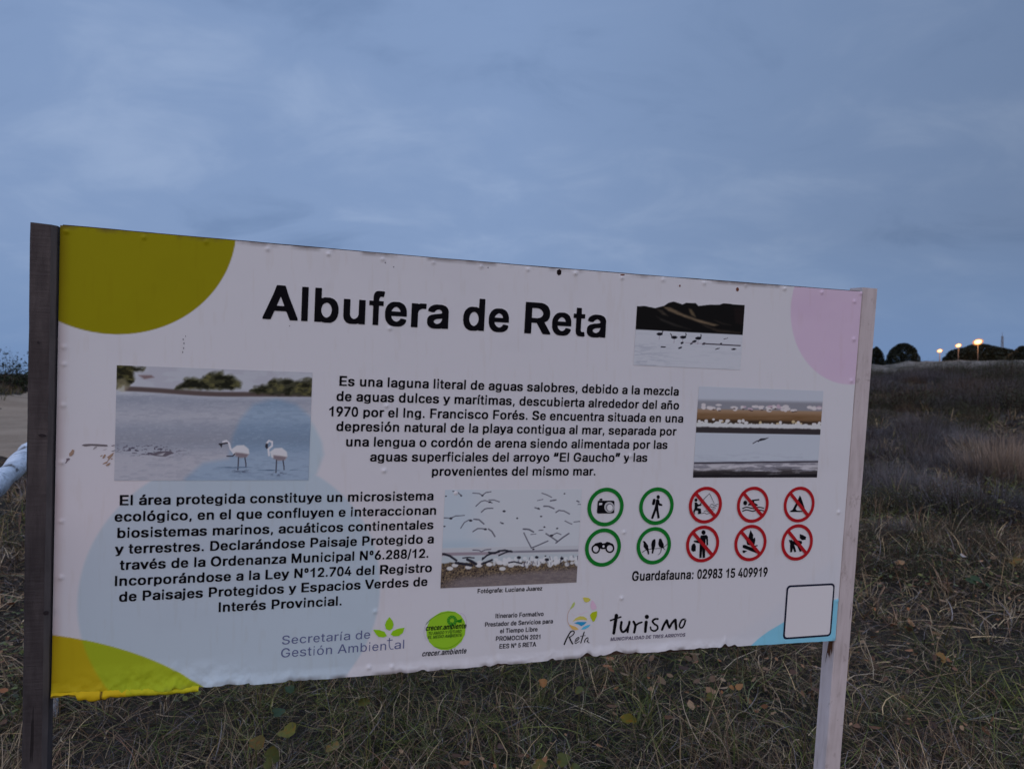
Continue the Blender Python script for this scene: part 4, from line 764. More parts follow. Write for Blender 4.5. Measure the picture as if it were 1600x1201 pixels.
o = Px(*Z5); ring(o, 356, 360, 215, 236, GREEN)
o.p([[(262, 290), (272, 283), (452, 284), (464, 292), (462, 425), (452, 437), (262, 440), (250, 428)]], DARK)
o.p([[(285, 262), (312, 258), (320, 268), (318, 280), (280, 281)]], DARK)
o.p([arc(400, 362, 60, 64)], (128, 126, 140), L2); o.p([arc(402, 364, 46, 50)], (86, 84, 98), L3); o.p([arc(406, 368, 34, 38)], (150, 147, 162), L4)
o.p([[(278, 312), (316, 310), (312, 334), (276, 340)]], (146, 143, 160), L2)
o.make('camera_pictogram')
o = Px(*Z5); ring(o, 972, 350, 205, 229, GREEN)
o.p([arc(994, 240, 20, 24)], DARK)
o.p([brush([(946, 275), (936, 322)], 34, 34)], DARK)
o.p([[(968, 272), (990, 264), (1006, 282), (1012, 316), (1044, 328), (1042, 346), (1004, 344), (994, 330), (994, 372), (1012, 492), (986, 502), (970, 402), (932, 504), (906, 498), (950, 372), (960, 330)]], DARK)
o.make('hiker_pictogram')
o = Px(*Z5); ring(o, 325, 850, 214, 233, GREEN)
o.p([arc(238, 868, 52, 56), arc(238, 868, 34, 38)], DARK); o.p([arc(408, 860, 55, 56), arc(408, 860, 36, 38)], DARK)
o.p([[(196, 838), (230, 800), (290, 784), (312, 790), (316, 802), (350, 796), (372, 780), (398, 786), (446, 808), (460, 832), (446, 836), (410, 806), (372, 834), (352, 868), (320, 870), (290, 862), (262, 818), (222, 822)]], DARK, L2)
o.p([arc(330, 836, 13, 15)], (146, 143, 160), L3)
o.make('binoculars_pictogram')
o = Px(*Z5); ring(o, 940, 828, 205, 227, GREEN)
o.p([[(806, 772), (830, 774), (850, 796), (872, 828), (874, 858), (882, 900), (886, 930), (870, 936), (858, 890), (836, 866), (816, 838), (818, 796)]], DARK)
o.p([[(960, 752), (944, 748), (922, 766), (910, 810), (914, 856), (920, 880), (914, 920), (932, 924), (944, 872), (958, 830), (962, 790)]], DARK)
o.p([[(1006, 746), (1028, 740), (1040, 766), (1060, 812), (1062, 850), (1034, 858), (1006, 840), (994, 806), (1000, 776)]], DARK)
o.b([(800, 908), (840, 882), (900, 868), (980, 862), (1050, 852), (1110, 800)], 7, 5, DARK, L2); o.b([(1030, 866), (1020, 910), (990, 940)], 8, 4, DARK, L2); o.b([(1050, 850), (1078, 880)], 10, 4, DARK, L2)
o.make('birds_pictogram')
o = Px(*Z6); ring(o, 279, 290, 171, 191, RED, True, 0.18)
o.p([arc(181, 238, 15, 17)], DARK)
o.p([[(168, 262), (190, 262), (204, 284), (236, 280), (238, 294), (200, 306), (194, 318), (232, 328), (238, 380), (200, 384), (204, 350), (178, 346), (164, 372), (176, 382), (164, 386), (152, 356), (168, 320)]], DARK)
o.b([(222, 290), (258, 236), (322, 170)], 9, 4, DARK); o.b([(322, 170), (352, 230), (372, 274)], 4, 4, DARK)
for k_ in range(5):
    yy = 290 + k_ * 22
    o.b([(330 - k_ * 22, yy), (350 - k_ * 20, yy - 8), (372 - k_ * 20, yy + 4), (396 - k_ * 16, yy - 6), (414 - k_ * 14, yy - 10)], 5, 5, DARK)
o.make('no_fishing_pictogram')
o = Px(*Z6); ring(o, 773, 286, 165, 187, RED, True, 0.18)
o.p([arc(694, 268, 20, 24)], DARK)
o.p([[(722, 286), (750, 262), (762, 236), (838, 226), (842, 240), (790, 246), (786, 264), (824, 286), (822, 298), (760, 292), (724, 294)]], DARK)
for yy in (318, 346): o.b([(668, yy + 8), (704, yy - 6), (740, yy), (776, yy + 8), (812, yy - 4), (848, yy - 4), (886, yy + 4)], 11, 11, DARK)
o.make('no_swimming_pictogram')
o = Px(*Z6); ring(o, 1255, 284, 161, 184, RED, True, 0.18)
o.p([[(1262, 188), (1276, 210), (1316, 330), (1330, 348), (1300, 356), (1270, 316), (1248, 268), (1220, 330), (1230, 346), (1290, 352), (1288, 362), (1162, 362), (1162, 352), (1186, 340), (1250, 220)]], DARK)
o.make('no_camping_pictogram')
o = Px(*Z6); ring(o, 250, 694, 171, 191, RED, True, 0.18)
o.p([arc(260, 574, 21, 24)], DARK)
o.p([[(232, 606), (290, 600), (306, 620), (308, 700), (292, 716), (288, 640), (280, 650), (276, 836), (250, 842), (246, 740), (240, 836), (216, 842), (222, 690), (160, 674), (160, 660), (220, 656)]], DARK)
o.p([[(150, 692), (170, 688), (180, 716), (178, 768), (150, 776), (132, 758), (134, 716)]], DARK)
o.make('no_littering_pictogram')
o = Px(*Z6); ring(o, 748, 684, 166, 189, RED, True, 0.18)
o.p([[(750, 550), (766, 580), (778, 600), (776, 640), (796, 626), (800, 660), (790, 700), (760, 712), (716, 704), (704, 660), (728, 624), (736, 590)]], DARK)
o.p([[(668, 708), (690, 702), (832, 762), (838, 790), (816, 792), (668, 734)]], DARK); o.p([[(668, 760), (716, 766), (684, 788), (668, 788)]], DARK)
o.b([(770, 720), (818, 712)], 14, 12, DARK)
o.make('no_campfire_pictogram')
o = Px(*Z6); ring(o, 1234, 678, 163, 188, RED, True, 0.18)
o.p([[(1262, 592), (1292, 600), (1330, 622), (1322, 650), (1290, 656), (1262, 634)]], DARK)
o.p([[(1148, 652), (1176, 652), (1190, 664), (1240, 656), (1284, 666), (1286, 690), (1260, 712), (1282, 770), (1262, 776), (1236, 716), (1204, 700), (1226, 776), (1206, 780), (1190, 738), (1182, 780), (1162, 782), (1162, 690)]], DARK)
o.make('no_dogs_pictogram')

# frame of the little white card in the corner
def round_rect(x0, z0, x1, z1, r):
    P = []
    for cx, cz, a in ((x1 - r, z1 - r, 0), (x0 + r, z1 - r, 90), (x0 + r, z0 + r, 180), (x1 - r, z0 + r, 270)):
        P += [(cx + r * math.cos(math.radians(a + 15 * i)), cz + r * math.sin(math.radians(a + 15 * i))) for i in range(7)]
    return P
cA, cB = rect(1229, 914), rect(1298, 993)
F = Flat()
F.add([round_rect(cA[0], cB[1], cB[0], cA[1], 0.012)], (20, 22, 40), L1)
F.add([round_rect(cA[0] + .0055, cB[1] + .0055, cB[0] - .0055, cA[1] - .0055, 0.0085)], (150, 146, 162), L2)
F.make('framed_card')

# logos -------------------------------------------------------------
o = Px(4.4444, 420, 940)
letter(o, 'Secretaría de', (440.5, 1006), (578, 996.5), 0.0205, (64, 67, 102), 't', space=25)
letter(o, 'Gestión Ambien', (439, 1026.5), (603, 1014.6), 0.0215, (64, 67, 102), 't', space=25)
letter(o, 'al', (616, 1013.3), (631, 1012), 0.0215, (64, 67, 102), 't', space=25)
o.b([(838, 250), (836, 300), (846, 324), (864, 324)], 6, 5, (64, 67, 102)); o.b([(822, 266), (858, 262)], 5, 5, (64, 67, 102))
LEAF = (98, 134, 22)
o.p([[(838, 102), (858, 128), (866, 154), (858, 182), (838, 196), (814, 186), (806, 158), (816, 130)]], LEAF, L2)
o.p([[(724, 190), (766, 192), (802, 204), (820, 234), (796, 244), (762, 240), (744, 222)]], LEAF, L2)
o.p([[(942, 176), (930, 212), (902, 234), (866, 236), (846, 224), (862, 198), (896, 184)]], LEAF, L2)
o.make('environment_office_logo')
o = Px(12.64, 640, 940)
o.p([[(330, 560), (345, 480), (400, 350), (500, 265), (620, 195), (760, 172), (900, 190), (1010, 260), (1085, 380), (1105, 500), (1090, 640), (1020, 780), (900, 890), (760, 945), (620, 940), (480, 880), (390, 790), (340, 680)]], (100, 134, 32))
o.b([(320, 440), (420, 330), (560, 250), (740, 200), (900, 205)], 12, 6, (62, 92, 30), L2)
o.b([(500, 880), (660, 905), (800, 890), (940, 810), (1030, 720)], 14, 8, (70, 104, 20), L2)
o.b([(990, 205), (1060, 240), (1100, 300), (1125, 420), (1110, 520)], 7, 6, (132, 116, 150), L2)
o.b([(345, 380), (290, 520), (285, 640), (330, 760)], 6, 6, (128, 126, 148), L2)
o.p([arc(835, 360, 98, 102), arc(835, 360, 42, 46)], (34, 92, 26), L3)
for k_ in range(12):
    a_ = math.radians(k_ * 30); o.b([(835 + 34 * math.cos(a_), 360 + 34 * math.sin(a_)), (835 + 104 * math.cos(a_), 360 + 106 * math.sin(a_))], 4, 8, (82, 124, 34), L4)
o.p([[(920, 350), (975, 345), (1030, 325), (1022, 405), (970, 398), (920, 385)]], (20, 84, 16), L3)
o.b([(830, 400), (815, 540), (812, 700)], 20, 14, (44, 96, 30), L2)
letter(o, 'crecer.ambiente', (664.5, 984.3), (727.5, 980.3), 0.0135, (16, 24, 16), y=L4, slant=0.25)
letter(o, 'TU AMIGO Y FUTURO', (668.5, 991.0), (720, 987.2), 0.0075, (48, 70, 22), y=L4, slant=0.25)
letter(o, 'EL MEDIO AMBIENTE', (668, 997.0), (721, 993.2), 0.0075, (48, 70, 22), y=L4, slant=0.25)
letter(o, 'crecer.ambiente', (659, 1024.7), (728, 1019.7), 0.0140, (20, 20, 30), slant=0.25)
o.make('green_disc_logo')
o = Px(12.01, 860, 920)
o.p([[(605, 155), (640, 148), (715, 160), (755, 190), (710, 235), (670, 245), (635, 230)]], (140, 132, 66))
o.p([[(785, 200), (815, 240), (850, 300), (868, 360), (810, 382), (770, 372), (750, 310), (760, 250)]], (156, 126, 154))
o.p([[(875, 405), (870, 500), (830, 590), (797, 610), (760, 550), (740, 480), (780, 430)]], (118, 128, 22))
o.p([[(445, 235), (462, 270), (440, 320), (395, 360), (358, 385), (390, 320), (415, 270)]], (124, 132, 84))
o.b([(380, 350), (335, 430), (318, 520), (325, 610), (365, 690), (430, 730)], 10, 14, (134, 116, 120))
o.p([[(345, 655), (400, 675), (470, 700), (525, 745), (470, 765), (400, 745)]], (158, 122, 74), L2)
o.p([[(410, 610), (470, 540), (550, 502), (620, 508), (680, 545), (690, 578), (620, 570), (550, 565), (470, 580)]], (140, 132, 72))
o.p([[(440, 632), (510, 608), (680, 610), (640, 655), (580, 690), (530, 660)]], (28, 100, 146))
o.p([[(570, 755), (620, 700), (680, 675), (752, 655), (720, 705), (650, 748)]], (60, 126, 164))
o.b([(400, 450), (430, 480), (460, 490)], 6, 4, (150, 134, 150)); o.b([(540, 452), (575, 465), (610, 455), (640, 420), (700, 408)], 10, 5, (154, 130, 156))
o.b([(258, 1030), (300, 930), (360, 820), (392, 790)], 26, 22, DARK); o.b([(372, 790), (425, 778), (445, 805), (425, 845), (375, 885), (345, 895)], 20, 16, DARK, L2); o.b([(350, 895), (380, 960), (412, 1018)], 24, 26, DARK, L3)
o.b([(455, 985), (500, 955), (535, 915), (520, 900), (480, 930), (458, 985), (470, 1015), (510, 990), (540, 975)], 18, 12, DARK)
o.b([(632, 800), (600, 900), (568, 1005)], 20, 18, DARK); o.b([(560, 880), (600, 872), (655, 865)], 12, 9, DARK, L2)
o.b([(700, 905), (670, 920), (640, 965), (645, 1000), (680, 985), (708, 920), (700, 985), (730, 1000)], 18, 11, DARK)
o.make('town_logo')
o = Px(10.667, 940, 945)
o.b([(245, 165), (225, 300), (200, 465)], 58, 48, DARK); o.b([(145, 250), (230, 220), (318, 190)], 28, 24, DARK, L2)
o.b([(330, 275), (318, 380), (345, 440), (400, 415), (450, 330), (462, 270)], 40, 36, DARK); o.b([(462, 280), (440, 370), (430, 445)], 36, 34, DARK, L2)
o.b([(530, 270), (560, 340), (540, 450)], 38, 40, DARK); o.b([(555, 340), (610, 300), (670, 278)], 34, 26, DARK, L2)
o.b([(742, 275), (732, 360), (726, 440)], 52, 42, DARK); o.p([arc(752, 190, 34, 36)], DARK)
o.b([(935, 225), (885, 228), (848, 265), (880, 310), (925, 340), (930, 390), (880, 425), (825, 405), (812, 360)], 34, 26, DARK)
o.b([(1005, 405), (1040, 320), (1085, 245)], 38, 36, DARK); o.b([(1085, 250), (1100, 310), (1125, 370)], 42, 34, DARK, L2); o.b([(1125, 370), (1170, 290), (1222, 235)], 34, 36, DARK, L3); o.b([(1225, 240), (1235, 330), (1238, 395)], 46, 36, DARK, L2)
o.b([(1390, 230), (1340, 240), (1300, 310), (1300, 360), (1335, 372), (1375, 320), (1395, 240)], 28, 28, DARK)
letter(o, 'MUNICIPALIDAD DE TRES ARROYOS', (953.5, 1000.5), (1070, 993.5), 0.0092, (62, 56, 78), slant=0.15)
o.make('tourism_logo')
# scrapes through the print
o = Px(16, 90, 680); BR1, BR2 = (78, 72, 82), (112, 92, 88)
o.p([[(600, 244), (660, 216), (810, 208), (1000, 214), (1240, 230), (1252, 268), (1200, 272), (1100, 268), (960, 262), (840, 252), (730, 268), (680, 268)]], BR1)
o.p([[(920, 292), (985, 268), (975, 300), (900, 350), (885, 340)]], (110, 104, 116)); o.p([[(1340, 250), (1420, 234), (1440, 250), (1360, 268)]], (84, 78, 92))
o.p([[(1120, 356), (1230, 336), (1240, 344), (1170, 364)]], (116, 110, 122)); o.p([[(1340, 395), (1430, 362), (1440, 374), (1370, 402)]], (84, 80, 92))
o.p([[(372, 345), (420, 370), (400, 460), (350, 510), (300, 520), (288, 450), (330, 410)]], BR2)
o.p([[(222, 575), (290, 562), (312, 590), (250, 640), (214, 690), (190, 684), (225, 640)]], (82, 72, 86))
for P_ in ([(1060, 520), (1110, 485), (1136, 500), (1080, 528)], [(1170, 470), (1210, 480), (1180, 550), (1140, 575), (1120, 560)], [(1240, 540), (1330, 470), (1410, 420), (1380, 500), (1310, 580), (1260, 640), (1240, 650), (1270, 580)], [(1120, 710), (1180, 670), (1260, 640), (1240, 690), (1150, 716)], [(1200, 740), (1290, 680), (1330, 690), (1290, 740), (1230, 768)], [(1330, 580), (1370, 560), (1378, 590), (1340, 600)]):
    o.p([P_], BR2)
o.make('scrape_mark')
# dark pits along the top edge
o = Px(4, 800, 400)
o.p([[(280, 90), (296, 82), (308, 92), (306, 114), (290, 122), (280, 108)]], (20, 14, 18))
o.make('nail_hole')
for x_, y_, w_ in ((1048, 186, 5), (1408, 208, 9), (690, 118, 14)):
    o = Px(4, 800, 400); o.p([arc(x_, y_, w_, w_ * (1.4 if w_ < 12 else 0.35), n=12)], (74, 42, 36)); o.make('nail_hole')
for x_, y_, w_, h_ in ((808, 42, 4, 4), (860, 68, 4, 4), (210, 436, 3, 3), (1450, 72, 4, 4), (-455, 520, 3, 6), (-450, 545, 3, 6), (-452, 575, 3, 6), (-458, 600, 3, 6), (-440, 500, 2, 5)):
    o = Px(4, 400, 400); o.p([arc(x_, y_, w_, h_, n=8)], (74, 70, 82)); o.make('paint_chip')

# ------------------------------------------------------------------ the four printed photographs
def print_photo(corners, nx, ny, painter, name='printed_photo'):
    C_ = [rect(*p) for p in corners]                      # TL TR BR BL
    x0, x1 = (C_[0][0] + C_[3][0]) / 2, (C_[1][0] + C_[2][0]) / 2
    z1, z0 = (C_[0][1] + C_[1][1]) / 2, (C_[2][1] + C_[3][1]) / 2
    gx, gz = np.meshgrid(np.linspace(x0, x1, nx), np.linspace(z1, z0, ny))
    qx, qy = proj(gx, gz)
    c = np.ones((ny, nx, 3)) * 128.0
    cv = painter(qx, qy, c, np.linspace(0, 1, nx)[None, :] * np.ones((ny, 1)), np.linspace(0, 1, ny)[:, None] * np.ones((1, nx)))
    rgb = np.clip(lin(np.clip(cv, 0, 255)) / WHITE_SEEN * 0.79, 0.0015, 0.85)
    return link(name, fast_mesh(name, np.stack([gx, gx * 0 - 0.0009, gz], -1).reshape(-1, 3), grid_faces(ny, nx)[:, ::-1], M_PHOTO, rgb.reshape(-1, 3)), panel)
def lay(c, mask, rgb):
    return c * (1 - mask[..., None]) + np.asarray(rgb, float) * mask[..., None]
def zp(pts, sc, ox, oy): return [(ox + a / sc, oy + b_ / sc) for a, b_ in pts]
def paint_flamingos(x, y, c, s, t):
    Q = (4.571, 160, 550)
    zx, zy = (x - Q[1]) * Q[0], (y - Q[2]) * Q[0]
    n = fbm(x / 14, y / 3.0, 101); n2 = fbm(x / 5, y / 1.6, 102, 3)
    c = np.empty(x.shape + (3,)); c[:] = (132, 132, 150)
    shore = 265 + 40 * sstep(100, 900, zx)
    c = lay(c, sstep(0.45, 0.6, fbm(zx / 160, zy / 60, 103)) * 0.35, (120, 116, 136))
    bank = sstep(shore - 30, shore - 12, zy) * sstep(shore + 22, shore + 4, zy)
    c = lay(c, bank * sstep(150, 170, zx), (66, 56, 60))
    for P_, k in (([(95, 90), (205, 92), (235, 112), (300, 112), (290, 135), (215, 130), (228, 190), (195, 235), (140, 240), (100, 262)], (32, 30, 20)),
                  ([(520, 262), (560, 228), (610, 190), (650, 182), (690, 196), (760, 160), (850, 132), (862, 170), (930, 170), (985, 215), (985, 262), (800, 265)], (46, 45, 34)),
                  ([(1058, 285), (1110, 245), (1180, 230), (1220, 195), (1265, 195), (1330, 190), (1370, 215), (1430, 200), (1500, 190), (1500, 312), (1200, 300)], (44, 43, 36))):
        wob = (fbm(zx / 30, zy / 30, 104, 3) - 0.5) * 30
        mk = soft_poly(P_, zx + wob, zy + wob * 0.7, 20)
        c = lay(c, mk, k); c = lay(c, mk * sstep(0.40, 0.75, fbm(zx / 44, zy / 30, 105)) * 0.9, (74, 70, 48)); c = lay(c, mk * sstep(0.42, 0.72, fbm(zx / 60, zy / 30, 106)), (20, 20, 16))
    c = lay(c, soft_poly([(260, 165), (350, 165), (370, 180), (300, 192)], zx, zy, 10), (92, 76, 84))
    c = lay(c, soft_poly([(110, 190), (160, 185), (200, 240), (150, 300), (105, 265)], zx, zy, 14) * 0.5, (120, 112, 100))
    water = sstep(shore + 8, shore + 26, zy)
    wc = np.empty_like(c); wc[:] = (110, 112, 132)
    wc = lay(wc, sstep(320, 480, zy) * sstep(560, 440, zy), (128, 127, 145))
    wc = lay(wc, sstep(520, 640, zy) * sstep(700, 620, zy) * 0.7, (104, 104, 122))
    wc = lay(wc, sstep(650, 760, zy), (128, 126, 144))
    wc = lay(wc, sstep(shore + 60, shore + 24, zy) * sstep(500, 100, zx) * 0.5 + sstep(shore + 50, shore + 20, zy) * 0.4, (138, 138, 156))
    wc = lay(wc, sstep(0.48, 0.72, n) * 0.28, (98, 100, 120)); wc = lay(wc, sstep(0.55, 0.75, n2) * 0.2, (142, 142, 158))
    tint = soft_poly([(560, 1010), (590, 900), (720, 790), (900, 760), (930, 600), (985, 480), (1080, 370), (1240, 330), (1380, 370), (1500, 470), (1520, 1010)], zx, zy, 26)
    wc = wc * (1 - tint[..., None] * (1 - np.array((0.85, 0.955, 1.02))))
    c = c * (1 - water[..., None]) + wc * water[..., None]
    # scratches
    sc_ = sstep(0.60, 0.66, fbm(zx / 22, zy / 9, 107, 3)) * np.exp(-((zx - 330) / 190) ** 2 - ((zy - 700 - (zx - 330) * 0.05) / 34) ** 2) * 1.5
    c = lay(c, np.clip(sc_, 0, 1), (58, 54, 70))
    c = lay(c, soft_poly([(330, 730), (400, 708), (490, 706), (510, 720), (450, 745), (380, 740)], zx, zy, 4), (72, 66, 80)); c = lay(c, soft_poly([(390, 732), (450, 716), (430, 738)], zx, zy, 4), (128, 126, 142))
    for dx, dy, hd in ((0, 0, 0), (272, 20, 1)):
        X_, Y_ = zx - dx, zy - dy
        body = soft_poly([(925, 690), (960, 665), (1010, 662), (1045, 690), (1050, 725), (1030, 750), (980, 752), (935, 730)], X_, Y_, 6)
        c = lay(c, body, (152, 150, 164))
        c = lay(c, soft_poly([(950, 715), (1000, 720), (1046, 728), (1030, 750), (985, 754), (950, 740)], X_, Y_, 8) * 0.85, (84, 72, 84))
        if hd == 0:
            c = lay(c, sstep(9, 5, seg_dist([(935, 715), (915, 690), (905, 650), (885, 632), (862, 640)], zx, zy)), (156, 153, 167))
            c = lay(c, sstep(7, 3, seg_dist([(835, 655), (865, 652), (892, 648)], zx, zy)), (40, 36, 46)); c = lay(c, soft_poly([(835, 660), (858, 655), (852, 682)], zx, zy, 4), (34, 32, 40))
            c = lay(c, sstep(6, 3, seg_dist([(890, 742), (930, 742), (946, 726)], zx, zy)), (48, 44, 56))
        else:
            c = lay(c, sstep(9, 5, seg_dist([(1190, 735), (1185, 690), (1212, 668), (1212, 640), (1190, 632), (1174, 650)], zx, zy)), (156, 154, 168))
            c = lay(c, soft_poly([(1168, 650), (1182, 654), (1182, 686), (1172, 690), (1162, 674)], zx, zy, 4), (34, 32, 42))
        for L_ in ([(972, 750), (970, 800), (968, 838)], [(1018, 752), (1024, 790), (1026, 818)]):
            c = lay(c, sstep(6, 2.5, seg_dist(L_, X_, Y_)), (50, 48, 62))
        c = lay(c, sstep(6, 2, np.abs(Y_ - 822)) * sstep(190, 60, np.abs(X_ - 990)) * sstep(0.35, 0.6, n), (66, 78, 104))
        c = lay(c, np.exp(-((X_ - 990) / 60) ** 2 - ((Y_ - 850) / 14) ** 2) * sstep(0.45, 0.65, n2), (64, 70, 92))
    return c
def paint_hills(x, y, c, s, t):
    Q = (7.27, 970, 450); zx, zy = (x - Q[1]) * Q[0], (y - Q[2]) * Q[0]
    c = np.empty(x.shape + (3,)); c[:] = (140, 140, 158)
    c = lay(c, sstep(0.5, 0.7, fbm(x / 12, y / 2, 111)) * sstep(820, 240, zx) * sstep(600, 660, zy) * 0.45, (112, 114, 134))
    c = lay(c, sstep(0.55, 0.75, fbm(x / 20, y / 1.4, 112)) * 0.25, (122, 124, 142))
    sky_ = soft_poly([(100, 100), (1500, 100), (1500, 190), (1400, 192), (1265, 186), (1245, 165), (1190, 162), (1120, 190), (1000, 190), (880, 204), (850, 172), (740, 168), (700, 186), (600, 154), (540, 168), (490, 202), (390, 228), (270, 204), (180, 208), (100, 205)], zx, zy, 4)
    hill = (1 - sky_) * sstep(470 + 0.052 * (zx - 170) + 4, 470 + 0.052 * (zx - 170) - 4, zy)
    c = lay(c, sky_, (146, 143, 160))
    c = lay(c, hill, (12, 11, 13))
    for P_, k in (([(480, 215), (560, 220), (700, 290), (860, 350), (1110, 420), (1060, 432), (900, 395), (760, 345), (640, 300), (540, 260)], (86, 72, 62)),
                  ([(770, 232), (800, 240), (835, 290), (850, 330), (800, 310), (780, 270)], (72, 60, 50)),
                  ([(400, 235), (470, 250), (540, 320), (470, 300)], (44, 38, 36)), ([(900, 400), (1100, 470), (1360, 500), (1350, 520), (1100, 500), (960, 440)], (38, 32, 30)),
                  ([(400, 320), (470, 350), (700, 440), (800, 470), (600, 430), (460, 370)], (34, 31, 32)), ([(1060, 365), (1150, 395), (1250, 420), (1150, 410)], (36, 31, 30)), ([(1280, 230), (1400, 210), (1380, 420), (1300, 400)], (20, 15, 17))):
        c = lay(c, hill * soft_poly(P_, zx, zy, 14) * (0.55 + 0.6 * fbm(zx / 60, zy / 14, 113)), k)
    bird = (16, 15, 24)
    for bx, by, k in ((440, 522, 1), (606, 560, 0), (706, 558, 1), (878, 570, 1)):
        c = lay(c, sstep(1.1, 0.85, ((zx - bx) / 36) ** 2 + ((zy - by) / 17) ** 2), bird)
        hx = bx + 28 * (1 if k else -1)
        c = lay(c, sstep(7, 4, seg_dist([(hx, by - 5), (hx + (6 if k else -6), by - 30), (hx + (2 if k else -16), by - 42)], zx, zy)), bird)
        c = lay(c, sstep(4, 2, seg_dist([(bx - 4, by + 15), (bx - 4, by + 66)], zx, zy)) * 0.55, (92, 80, 98))
    for bx, by, a_, b_ in ((835, 605, 26, 14), (695, 622, 18, 13), (800, 630, 16, 10), (942, 632, 20, 14), (480, 668, 30, 9), (672, 678, 22, 10), (1096, 688, 26, 7), (1280, 694, 30, 8), (1135, 632, 12, 9), (1190, 574, 26, 4)):
        c = lay(c, sstep(1.2, 0.8, ((zx - bx) / a_) ** 2 + ((zy - by + 0.25 * (zx - bx) * (a_ < 28)) / b_) ** 2), (20, 19, 30))
    c = lay(c, sstep(9, 5, seg_dist([(960, 632), (1100, 640), (1355, 652)], zx, zy)), (44, 38, 50))
    c = lay(c, sstep(5, 3, seg_dist([(730, 620), (960, 632)], zx, zy)) * 0.4, (112, 98, 116))
    return c
def paint_flock(x, y, c, s, t):
    Q = (6.4, 1060, 590); zx, zy = (x - Q[1]) * Q[0], (y - Q[2]) * Q[0]
    yy = zy - 0.018 * (zx - 200)
    c = np.empty(x.shape + (3,)); c[:] = (134, 136, 156)
    c = lay(c, sstep(200, 245, yy), (98, 97, 112))
    c = lay(c, sstep(300, 325, yy), (112, 90, 78)); c = lay(c, sstep(320, 380, yy) * (0.5 + 0.6 * fbm(zx / 120, zy / 14, 121)), (82, 60, 44)); c = lay(c, sstep(398, 432, yy), (44, 34, 30))
    rb = np.random.default_rng(5)
    for cx in list(rb.uniform(240, 440, 9)) + list(rb.uniform(540, 960, 22)) + list(rb.uniform(960, 1210, 10)) + list(rb.uniform(1270, 1440, 7)):
        cy = rb.uniform(268, 312) ; a_ = rb.uniform(16, 34); b_ = rb.uniform(10, 20)
        c = lay(c, sstep(1.3, 0.6, ((zx - cx) / a_) ** 2 + ((yy - cy) / b_) ** 2) * 0.9, (150, 143, 156) if rb.random() > 0.2 else (138, 120, 140))
        if rb.random() < 0.3: c = lay(c, sstep(1.2, 0.6, ((zx - cx - 8) / 16) ** 2 + ((yy - cy - 14) / 7) ** 2) * 0.8, (58, 46, 48))
    band = sstep(440, 452, yy + 26 * (fbm(zx / 26, zy * 0, 122, 3) - 0.5)) * sstep(500, 488, yy + 14 * (fbm(zx / 24, zy * 0, 123) - 0.5))
    for cx in rb.uniform(190, 1410, 22):
        cy = rb.uniform(414, 446); c = lay(c, sstep(1.25, 0.7, ((zx - cx) / rb.uniform(14, 26)) ** 2 + ((yy - cy) / rb.uniform(10, 20)) ** 2), (150, 146, 158) if rb.random() > 0.25 else (140, 124, 104))
    c = lay(c, band, (148, 147, 160))
    c = lay(c, sstep(482, 500, yy + 12 * (fbm(zx / 24, zy * 0, 124) - 0.5)), (40, 36, 42))
    c = lay(c, sstep(544, 550, yy), (134, 137, 157))
    c = lay(c, sstep(7, 3, seg_dist([(745, 655), (790, 628), (800, 636)], zx, zy)), (54, 52, 66)); c = lay(c, soft_poly([(785, 635), (820, 606), (860, 604), (905, 596), (860, 620), (810, 632)], zx, zy, 4), (26, 25, 36))
    y2 = zy + 0.012 * (zx - 150)
    w = sstep(800, 850, y2)
    c = lay(c, sstep(0.52, 0.7, fbm(zx / 110, zy / 10, 125)) * sstep(700, 830, y2) * 0.3, (112, 114, 134))
    c = lay(c, sstep(842, 852, y2) * 0.8, (84, 80, 94))
    c = lay(c, sstep(12, 5, np.abs(y2 - 852)), (46, 42, 54))
    c = lay(c, sstep(850, 880, y2) * sstep(0.36, 0.58, fbm(zx / 90, zy / 16, 126, 5)), (136, 132, 148))
    c = lay(c, sstep(890, 950, y2) * sstep(0.35, 0.55, fbm(zx / 120, zy / 22, 127, 5)), (46, 42, 48)); c = lay(c, sstep(915, 975, y2) * sstep(1500, 500, zx + 400 * fbm(zx / 60, zy / 20, 128)), (28, 25, 30)); c = lay(c, sstep(965, 985, y2), (22, 20, 26))
    return c
